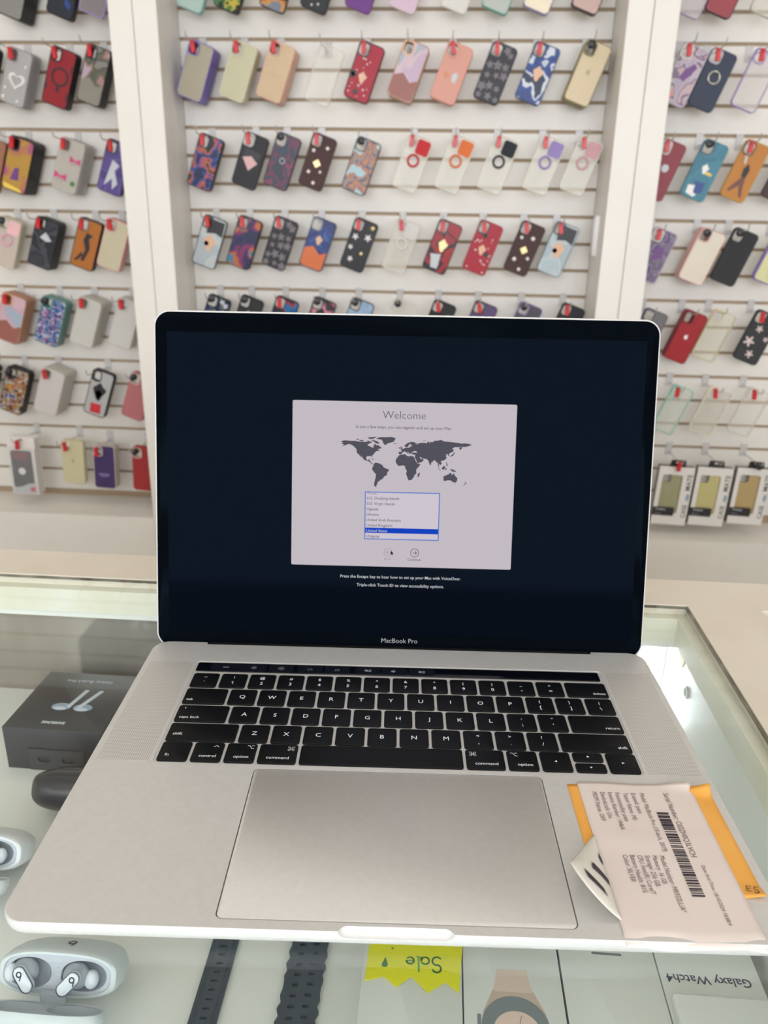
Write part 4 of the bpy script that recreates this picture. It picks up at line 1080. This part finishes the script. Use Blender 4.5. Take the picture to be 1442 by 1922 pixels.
# ---------------- centre bay, fourth row
zc = 216
place(-690, zc, 1, prt_style('hood_a', [(196, 204, 208), (206, 212, 214), (186, 194, 200)], (60, 60, 66), 14, 9, (40, 40, 46)), 'pale grey tan-patched', mid_blob(SKIN, -2, 0.8) + d_patch(DKM, [(-22, 66), (30, 66), (32, 24), (10, 30), (-16, 22)]) + d_patch(DKM, circ(7, -8, -6, 14)))
place(-586, zc, 2, prt_style('teal_purple', [(80, 150, 180), (226, 120, 60), (150, 50, 110), (70, 40, 110), (30, 40, 90)], scale=20, seed=10), 'teal, orange and purple swirl')
place(-478, zc, 1, solid_style('star_black'[:] + '2', (46, 44, 48), DK, surr=(34, 34, 38)), 'grey-starred black (beside royal blue)', d_stars(STARM, 21))
place(-365, zc, 1, prt_style('royal_orange', [(30, 52, 130), (40, 80, 170), (34, 60, 140), (60, 110, 190)], (40, 50, 110), 22, 11, (120, 122, 128)), 'royal blue with orange lower band', low_patch(ORGM) + mid_blob(SKIN, 12, 0.45), clip=None)
place(-242, zc, 1, solid_style('blk_gems', (38, 38, 44), DK), 'white-and-gold-flowered black', d_flower(GEM, [(-18, 20, 10), (18, 28, 11), (-12, -44, 9), (-22, -12, 8)]) + d_gems(GOLD, [(14, -20, 5), (22, 58, 6)]))
place(-119, zc, 1, clear_style('ringclear_white', (222, 218, 206), 0.46, (226, 222, 208), 0.7), 'white ring-grip clear', d_ring(ringc((244, 242, 238))) + d_corner(mat('cover_white', (232, 228, 226), 0.3, alpha=0.6)))
place(3, zc, 1, prt_style('red_black', [(196, 40, 52), (34, 30, 36), (190, 44, 54), (44, 36, 44)], scale=16, seed=12), 'red and black gold-patched', mid_blob(GOLD, 4, 0.6) + d_patch(PALE, [(-26, -28), (4, -20), (8, -62), (-12, -64), (-20, -40)]))
place(121, zc, 1, solid_style('red_dots2', (208, 36, 60), (196, 40, 62), surr=(46, 40, 46)), 'red polka-dot with red rim', d_dots(WHT, 17, 18, 1.2, 2.6) + mid_blob(SKIN, -6, 0.5) + d_dots(DKM, 19, 2, 6, 8))
place(242, zc, 1, solid_style('brown_leather2', (86, 56, 54), (76, 48, 48), 0.55), 'gem-studded brown (beside red polka-dot)', d_tile(GOLD) + d_gems(GEM, [(-20, 26, 5), (12, 34, 6), (-16, -36, 6), (20, -22, 5), (8, -58, 5)]))
place(339, zc, 1, prt_style('hood_b', [(188, 206, 212), (200, 212, 216), (180, 196, 204)], (150, 166, 172), 14, 13, (40, 40, 46)), 'pale blue tan-patched', mid_blob(SKIN, -2, 0.8) + d_patch(DKM, [(-22, 66), (30, 66), (32, 24), (10, 30), (-16, 22)]) + d_patch(DKM, circ(7, -8, -6, 14)))
# ---------------- centre bay, fifth row (tops above the laptop lid)
zc = -11
place(-690, zc, 1, prt_style('navy_star', [(34, 42, 70), (120, 126, 140), (30, 38, 60), (40, 60, 120)], scale=26, seed=14), 'navy starry', d_stars(PALE, 31, 5), clip='black')
place(-589, zc, 1, solid_style('blk_grey', (42, 44, 46), DK), 'charcoal with grey base', low_patch(PALE) + mid_blob(PALE, 10, 0.7), clip='black')
place(-481, zc, 1, prt_style('azure_red', [(40, 110, 180), (44, 130, 196), (190, 60, 60), (36, 46, 70)], scale=22, seed=15), 'azure and red')
place(-366, zc, 1, prt_style('pink_dark', [(70, 62, 70), (216, 120, 150), (226, 150, 170), (50, 46, 54)], scale=22, seed=16), 'pink and charcoal marbled', clip='black')
place(-251, zc, 1, prt_style('ice_blue', [(150, 180, 214), (170, 196, 222), (120, 150, 190)], (66, 76, 96), 24, 17), 'ice blue cloudy', clip='black')
place(-122, zc, 1, clear_style('clear_low', (226, 222, 212), 0.34), 'clear with black hook lock', clip='black')
place(-3, zc, 1, solid_style('blk_gems2', (40, 42, 44), DK), 'two-flower black', d_flower(GEM, [(24, 36, 8), (8, 30, 5)]))
place(120, zc, 1, solid_style('purple_dull', (112, 92, 140), (76, 64, 96), surr=(40, 36, 48)), 'dull purple')
place(253, zc, 1, solid_style('lilac_rim', (96, 88, 104), (156, 138, 200)), 'lilac-rimmed grey', low_patch(SKIN) + d_patch(SKIN, rrect(24, 16, 3, 3, 20, 30)), clip='black')
place(379, zc, 1, solid_style('blk_glow', (28, 30, 38), DK), 'black blue-striped', d_patch(BLUEM, [(8, 40), (30, 32), (30, 28), (8, 36)]))
# ---------------- left bay
place(-1197, 866, 6, solid_style('grey_thick', (168, 166, 162), DK), 'grey panel black-rimmed', w=76)
place(-1053, 866, 2, solid_style('navy_thick', (40, 46, 60), DK), 'navy with blue streak', d_patch(BLUEM, [(6, -20), (26, -34), (24, -50), (10, -40)]), w=76)
place(-962, 872, 1, clear_style('purple_clear', (140, 132, 136), 0.8, (166, 140, 206), 0.95), 'purple wavy-rimmed clear')
zc = 648
place(-1316, 660, 2, solid_style('black_l1', (34, 36, 40)), 'plain black (beside silver hearts)')
place(-1222, zc, 5, clear_style('silver_clear', (196, 194, 194), 0.62, (176, 172, 172), 0.55), 'silver glitter heart clear', d_heart(SILV) + d_gems(GEM, [(-24, -36, 4), (-26, -60, 5), (22, 34, 4), (16, -60, 4)]), gap=11.6)
place(-1096, zc, 3, solid_style('red_armor', (178, 34, 48), DK, surr=(30, 28, 32)), 'red armoured', d_magnet(DKM) + d_patch(DKM, rrect(4, 22, 1, 2, 30, 28)) + d_patch(DKM, rrect(4, 18, 1, 2, -32, -30)) + d_patch(DKM, rrect(4, 18, 1, 2, 30, -42)), w=75, h=152)
place(-995, zc + 6, 4, prt_style('landscape', [(190, 170, 186), (206, 160, 150), (130, 126, 110), (110, 112, 96), (170, 164, 160)], DK, 18, 18), 'misty landscape', low_patch(mat('print_moss', (134, 130, 116), 0.45)), w=70, h=152)
zc = 419
place(-1335, zc, 2, solid_style('clay', (196, 134, 104)), 'clay brown')
place(-1251, zc, 6, prt_style('sunset_violet', [(226, 176, 80), (226, 150, 110), (206, 110, 150), (156, 80, 150)], DK, 11, 19), 'yellow-to-violet sunset', d_patch(PURM, [(-6, -10), (6, -6), (10, -40), (-14, -44)]) + d_patch(YELM, [(-30, -56), (20, -62), (24, -70), (-26, -70)]), w=76, h=152)
place(-1098, zc, 6, clear_style('bow_clear', (208, 202, 192), 0.6, (206, 200, 196), 0.5), 'pink-bow clear', d_bows(PINKM, [(16, 20, 15), (-16, -34, 17)]) + d_patch(GRNM, circ(7, 22, -44, 14)), w=76)
place(-961, zc - 3, 2, prt_style('violet_bolt', [(110, 92, 170), (126, 108, 188), (98, 80, 156)], (84, 70, 130), 20, 20), 'violet white-streaked', d_patch(PALE, [(-8, 20), (14, 10), (4, -8), (20, -40), (8, -60), (2, -30), (-18, -56), (-12, -10)]), w=74)
zc = 202
place(-1318, zc, 3, clear_style('pink_ring_l', (226, 212, 200), 0.6, (222, 214, 190), 0.6), 'blush ring-grip clear', d_ring(mat('ring_rose', (226, 170, 190), 0.3)) + d_corner(mat('cover_rose', (236, 186, 190), 0.3)), clip='black')
place(-1202, zc, 4, prt_style('smoke', [(70, 72, 82), (58, 60, 70), (84, 86, 98), (48, 50, 58)], DK, 16, 21), 'dark smoky', d_patch(PALE, [(0, 34), (14, 22), (22, 14), (8, 8), (-14, 14)]), w=75)
place(-1070, zc, 2, solid_style('orange_case', (216, 130, 52), DK, surr=(110, 104, 104)), 'orange with dark zigzag', d_patch(DKM, [(-4, 34), (16, 30), (6, 18), (14, -10), (4, -50), (-6, -50), (2, -16), (-10, 10)]) + d_patch(DKM, [(-8, -26), (-24, -54), (-18, -56), (-2, -34)]), w=74)
place(-986, zc, 3, glit_style('pink_glit', (206, 196, 168), (228, 170, 166)), 'pink-rimmed glitter')
zc = -30
place(-1340, zc + 6, 5, prt_style('sunset_peach2', [(216, 180, 196), (222, 186, 196), (206, 176, 196), (176, 190, 206)], (222, 160, 126), 14, 22, (230, 160, 120)), 'thick peach pastel sunset', low_patch(mat('print_rust', (150, 90, 80), 0.4)), w=80, h=152)
place(-1213, zc, 4, prt_style('floral', [(70, 110, 180), (196, 206, 226), (180, 120, 170), (50, 70, 140), (120, 160, 210)], (128, 178, 166), 60, 23, (110, 160, 150)), 'blue floral teal-rimmed', clip='black', w=78, h=150)
place(-1099, zc, 7, clear_style('clear_deep', (236, 234, 228), 0.4, (222, 217, 206), 0.5), 'thick clear stacked', (), w=75, h=152, gap=11.6)
place(-975, zc, 5, clear_style('clear_deep2', (238, 236, 231), 0.4, (224, 221, 213), 0.5), 'colourless clear (beside the clear stack)', w=74, h=152)
zc = -254
place(-1456, zc + 20, 2, solid_style('black_gloss', (26, 28, 32), rough=0.12), 'glossy black')
place(-1362, zc, 3, prt_style('confetti', [(60, 60, 70), (226, 170, 60), (206, 70, 110), (120, 160, 80), (226, 206, 190), (70, 90, 170)], DK, 75, 24), 'black confetti-printed', clip='black', w=78, h=152)
place(-1246, zc, 7, clear_style('frosted', (228, 222, 220), 0.65, (226, 222, 212), 0.6), 'frosted clear stacked', (), w=78, h=152)
place(-1081, zc, 2, solid_style('blk_white_spot', (190, 190, 190), DK, surr=(34, 36, 40)), 'grey and black with red patch', mid_blob(DKM, 6, 0.95) + mid_blob(SKIN, -2, 0.5) + d_patch(REDM, [(-18, -36), (16, -32), (20, -62), (-14, -66)]), clip=None, w=72, h=152)
place(-956, zc - 6, 2, solid_style('coral', (226, 138, 142), (226, 130, 136), surr=(220, 196, 180)), 'coral pink', clip='black', h=152)
# ---------------- right bay
zc = 875
place(639, zc, 1, clear_style('lilac_clear_r', (222, 216, 220), 0.35, (190, 176, 206), 0.8), 'pale lilac-framed clear')
place(719, zc, 1, solid_style('brick', (190, 82, 92), (60, 48, 54)), 'brick red')
place(835, zc, 1, clear_style('silver_frame', (228, 224, 214), 0.3, (206, 202, 188), 0.85), 'silver-framed clear')
zc = 660
place(632, zc + 6, 1, prt_style('lilac_floral', [(186, 170, 186), (200, 186, 200), (156, 130, 156), (206, 176, 180)], (200, 190, 204), 26, 25, (226, 220, 210)), 'lilac floral (beside navy ring-grip)', d_patch(PURM, [(-4, 14), (14, 34), (24, 26), (4, -14), (-12, -10)]) + d_flower(mat('print_peachy', (216, 150, 130), 0.4), [(-14, -52, 11)]))
place(708, zc - 5, 1, solid_style('navy_ring', (66, 76, 100), (58, 68, 92), 0.5, surr=(190, 190, 200)), 'slate navy ring-grip', d_ring(mat('ring_steel', (206, 204, 196), 0.2, 0.8), 6, 15, 2.4))
place(822, zc - 5, 1, clear_style('purple_frame', (222, 216, 214), 0.35, (168, 142, 206), 0.9), 'purple-framed clear')
zc = 432
place(607, zc, 1, solid_style('crimson', (172, 66, 78), (160, 58, 72), surr=(206, 200, 196)), 'crimson with round hole', d_patch(PALE, circ(10, 4, 6, 18)), h=154)
place(721, zc, 1, prt_style('aqua', [(70, 150, 176), (76, 160, 186), (64, 140, 168)], (90, 164, 186), 22, 26, (70, 84, 96)), 'aqua blue white-patched', d_patch(WHT, [(-24, -44), (-6, -40), (-4, -56), (8, -60), (2, -68), (-22, -64)]) + mid_blob(WHT, 4, 0.42) + d_patch(BLUEM, [(-14, -30), (18, -28), (20, -52), (0, -60), (-6, -38)]) + d_patch(YELM, rrect(20, 7, 3, 3, 14, -4)), clip='black', h=154)
place(832, zc, 1, solid_style('amber', (236, 156, 70), (236, 176, 74), surr=(90, 64, 52)), 'amber orange', d_patch(DKM, [(0, 20), (10, 6), (8, -14), (-4, -16), (-8, 4)]) + d_patch(mat('print_brown', (110, 66, 60), 0.4), [(-2, -16), (8, -14), (14, -40), (22, -62), (14, -62), (2, -36), (-18, -58), (-24, -54)]) + d_patch(PALE, [(-20, 40), (-14, 40), (-8, 16), (-14, 16)]), h=154)
place(943, zc - 4, 1, solid_style('dark_brown_r', (84, 62, 64)), 'plain dark brown')
zc = 205
place(617, zc, 1, prt_style('violet_floral', [(150, 130, 160), (130, 110, 150), (170, 150, 176), (110, 90, 150)], (186, 176, 192), 26, 27, (226, 220, 214)), 'violet floral (beside thick pink)', d_patch(PURM, [(-8, 20), (14, 30), (20, 0), (-6, -16)]))
place(750, zc, 4, glit_style('pink_thick', (214, 204, 186), (232, 182, 176)), 'thick pink-rimmed clear', clip='black', w=76, h=150)
place(841, zc, 1, solid_style('matte_black', (54, 56, 60), (48, 50, 54), 0.6), 'matte black', clip='black', w=76, h=153)
place(961, zc, 2, glit_style('purple_yel', (214, 210, 160), (150, 126, 206)), 'purple-rimmed yellow glitter')
zc = -20
place(622, zc, 1, solid_style('grey_purple', (140, 136, 140), (100, 96, 112)), 'grey and purple', low_patch(mat('print_violet', (92, 76, 176), 0.4)), clip=None)
place(738, zc - 4, 3, solid_style('apple_red', (198, 52, 60), (150, 36, 48), 0.25), 'bright red white-logo', d_logo(GEM, 0, 6.5), clip=None, w=70, h=152)
place(819, zc + 2, 1, clear_style('gold_frame', (226, 222, 200), 0.24, (226, 206, 164), 0.75), 'gold-framed clear', clip=None)
place(944, zc, 1, solid_style('blk_flower', (62, 64, 68), (44, 46, 50)), 'black silver-flowered', d_flower(mat('flower_silver', (226, 206, 206), 0.3), [(-6, 24, 11), (-16, -16, 16), (2, -48, 12), (24, 4, 8)]), w=78, h=153)
zc = -245
place(732, zc, 1, clear_style('mint_frame', (214, 218, 206), 0.35, (150, 216, 198), 0.85), 'mint-framed clear', w=68, h=150)
place(845, zc, 1, clear_style('cream_frame', (216, 210, 198), 0.4, (240, 232, 212), 0.9), 'cream-framed clear', w=74)
place(960, zc, 1, clear_style('ghost_clear', (228, 224, 214), 0.22, None, 0.4), 'faint colourless clear')
hb = thing('wall_holder', 'slim white plastic holder fixed to the inner side of the pillar', 'holder', W(447.5, 2205, 255))
obj('holder_body', MB().loft([[(x, p[0], p[1]) for p in rrect(34 - o, 112 - o, 5, 4)] for o, x in ((0, 0), (0, -9), (3, -12))]), mat('holder_white', (236, 234, 232), 0.35), hb)
obj('holder_lip', MB().loft([[(x, p[0], p[1]) for p in rrect(22, 96, 4, 3, -2, 2)] for x in (-11, -16)]), mat('holder_grey', (206, 204, 206), 0.35), hb)
# ---------------- packaged cases, bottom rows
M_PKG = mat('package_white', (232, 228, 224), 0.3); M_PKGC = mat('package_clear', (226, 226, 226), 0.12, alpha=0.12); M_TAB = mat('package_black', (38, 38, 42), 0.4)
def window_box(x, z, rgb, k, desc, w=108, h=192, clip=None):
    t = thing('case_package', '%s phone case in a white window box' % desc, 'package', W(x, DM - 128, z), (0, R(2), 0), group='boxed phone cases under the clear cases')
    win_ = rrect(62, 128, 8, 3, -10, 6)
    obj('box_front', MB().plate(rrect(w, h, 1.5, 2), [win_], 0, 1.0, 'xz').mesh('box_front', smooth=False), M_PKG, t)
    obj('box_body', MB().plate(rrect(w, h, 1.5, 2), [rrect(w - 2, h - 2, 1.2, 2)], 0.8, 26, 'xz').mesh('box_body', smooth=False), mat('package_grey', (120, 118, 116), 0.4), t)
    obj('box_back', MB().prism(rrect(w, h, 1.5, 2), 25, 26, 'xz').mesh('box_back', smooth=False), M_PKG, t)
    obj('packed_case', MB().plate(rrect(72, 140, 8, 4, -10, 6), [rrect(26, 28, 6, 3, -26, 58)], 4, 12, 'xz'), glitter_mat('packed_' + k, rgb, 1.0), t)
    obj('hang_tab', MB().plate([(-26, h / 2 - 2), (26, h / 2 - 2), (22, h / 2 + 22), (-22, h / 2 + 22)], [rrect(14, 7, 3, 3, 0, h / 2 + 14)], 2, 3, 'xz').mesh('hang_tab', smooth=False), M_TAB, t)
    nb = obj('name_strip', MB().box(-w / 2 - 0.5, 12, -0.8, 0, -66, -38).mesh('name_strip', smooth=False), M_TAB, t)
    put_text('lettering', 'TWINKLE', M_WINK, nb, -46, -0.9, -48, cap=5.0, align='l', tilt=(R(90), 0, 0), bold=0.02)
    put_text('lettering', 'iPhone case', M_WINK, nb, -46, -0.9, -60, cap=3.0, align='l', tilt=(R(90), 0, 0))
    put_text('lettering', 'CASE', M_TAB, t, w / 2 - 5, -0.2, -70, width=44, align='l', tilt=(R(90), R(-90), 0), bold=0.01)
    put_text('lettering', 'MATE', M_TAB, t, w / 2 - 5, -0.2, 22, width=52, align='l', tilt=(R(90), R(-90), 0), bold=0.01)
    obj('emblem', MB().prism([(w / 2 - 14, -8), (w / 2 - 6, -16), (w / 2 - 2, 0), (w / 2 - 6, 12), (w / 2 - 12, 8)], -0.2, 0, 'xz'), mat('emblem_blue', (146, 166, 190), 0.4), t)
    hook(x + 3.4, z + h / 2 + 15.5, desc, 'boxed phone case', clip, 128)
window_box(760, -513, (168, 166, 132), 'sage', 'sage green glitter', clip='red')
window_box(876, -511, (206, 196, 140), 'lemon', 'lemon gold glitter')
window_box(996, -505, (190, 166, 118), 'bronze', 'bronze glitter', clip='black', h=184)
def bag(x, z, n):
    for k in range(n):
        t = thing('case_package', 'black phone case in a clear and white retail pack' if k == 0 else 'clear and white retail pack hanging behind the front black-case pack', 'package', W(x, DM - 128 + k * 16, z), (0, R(1), 0), group='clear and white phone case packs')
        obj('tray', MB().box(-44, 44, 2, 12, -96, 64).mesh('tray', smooth=False), M_PKG, t)
        obj('header', MB().plate([(-47, 60), (47, 60), (47, 100), (-47, 100)], [rrect(16, 8, 3, 3, 0, 90)], 4, 5, 'xz').mesh('header', smooth=False), M_PKG, t)
        obj('packed_case', MB().prism(rrect(70, 128, 8, 4, -2, -10), 0, 3, 'xz'), mat('packed_black', (46, 48, 56), 0.35), t)
        obj('cover_film', MB().plate(rrect(94, 166, 5, 3, 0, -14), [], -3, -2.6, 'xz').mesh('cover_film', smooth=False), M_PKGC, t)
        obj('round_cutout', MB().prism(circ(12, -4, -16, 20), -0.4, 0, 'xz'), WHT, t)
        obj('maroon_print', MB().prism([(-34, 48), (24, 50), (16, 20), (-28, 24)], -0.4, 0, 'xz'), mat('print_maroon', (120, 44, 56), 0.4), t)
        obj('grey_swoosh', MB().prism([(-38, -74), (-10, -70), (10, -60), (36, -56), (36, -92), (-38, -92)], -0.6, 0, 'xz'), PALE, t)
        obj('red_square', MB().box(18, 34, -0.9, 0, -86, -70).mesh('red_square', smooth=False), mat('print_scarlet', (206, 44, 76), 0.4), t)
    hook(x + 0, z + 88, 'black packed', 'phone case', 'red', 128)
bag(-1352, -500, 3)
def pkg_case(x, z, rgb, rim, n, desc, clip, logo, lens):
    st = solid_style('silicone_' + desc.split()[0], rgb, rim, 0.55)
    st['surr'] = mat('silicone_surr_' + desc.split()[0], lens, 0.5)
    place(x, z, n, st, desc, logo, clip, 74, 150, 3, front=110)
pkg_case(-1187, -484, (222, 214, 176), (226, 218, 184), 2, 'cream yellow silicone', 'red', d_logo(mat('logo_grey2', (176, 168, 150), 0.4), 4, 6), (222, 214, 180))
pkg_case(-1082, -497, (84, 64, 124), (214, 200, 190), 3, 'deep purple silicone', 'red', [('pale_lines', MB().box(-20, 16, -0.6, 0.3, -26, -22).box(-14, 12, -0.6, 0.3, -32, -29), LILM)], (206, 196, 196))
pkg_case(-950, -498, (206, 62, 64), (212, 70, 70), 2, 'scarlet silicone', 'black', [], (226, 196, 180))
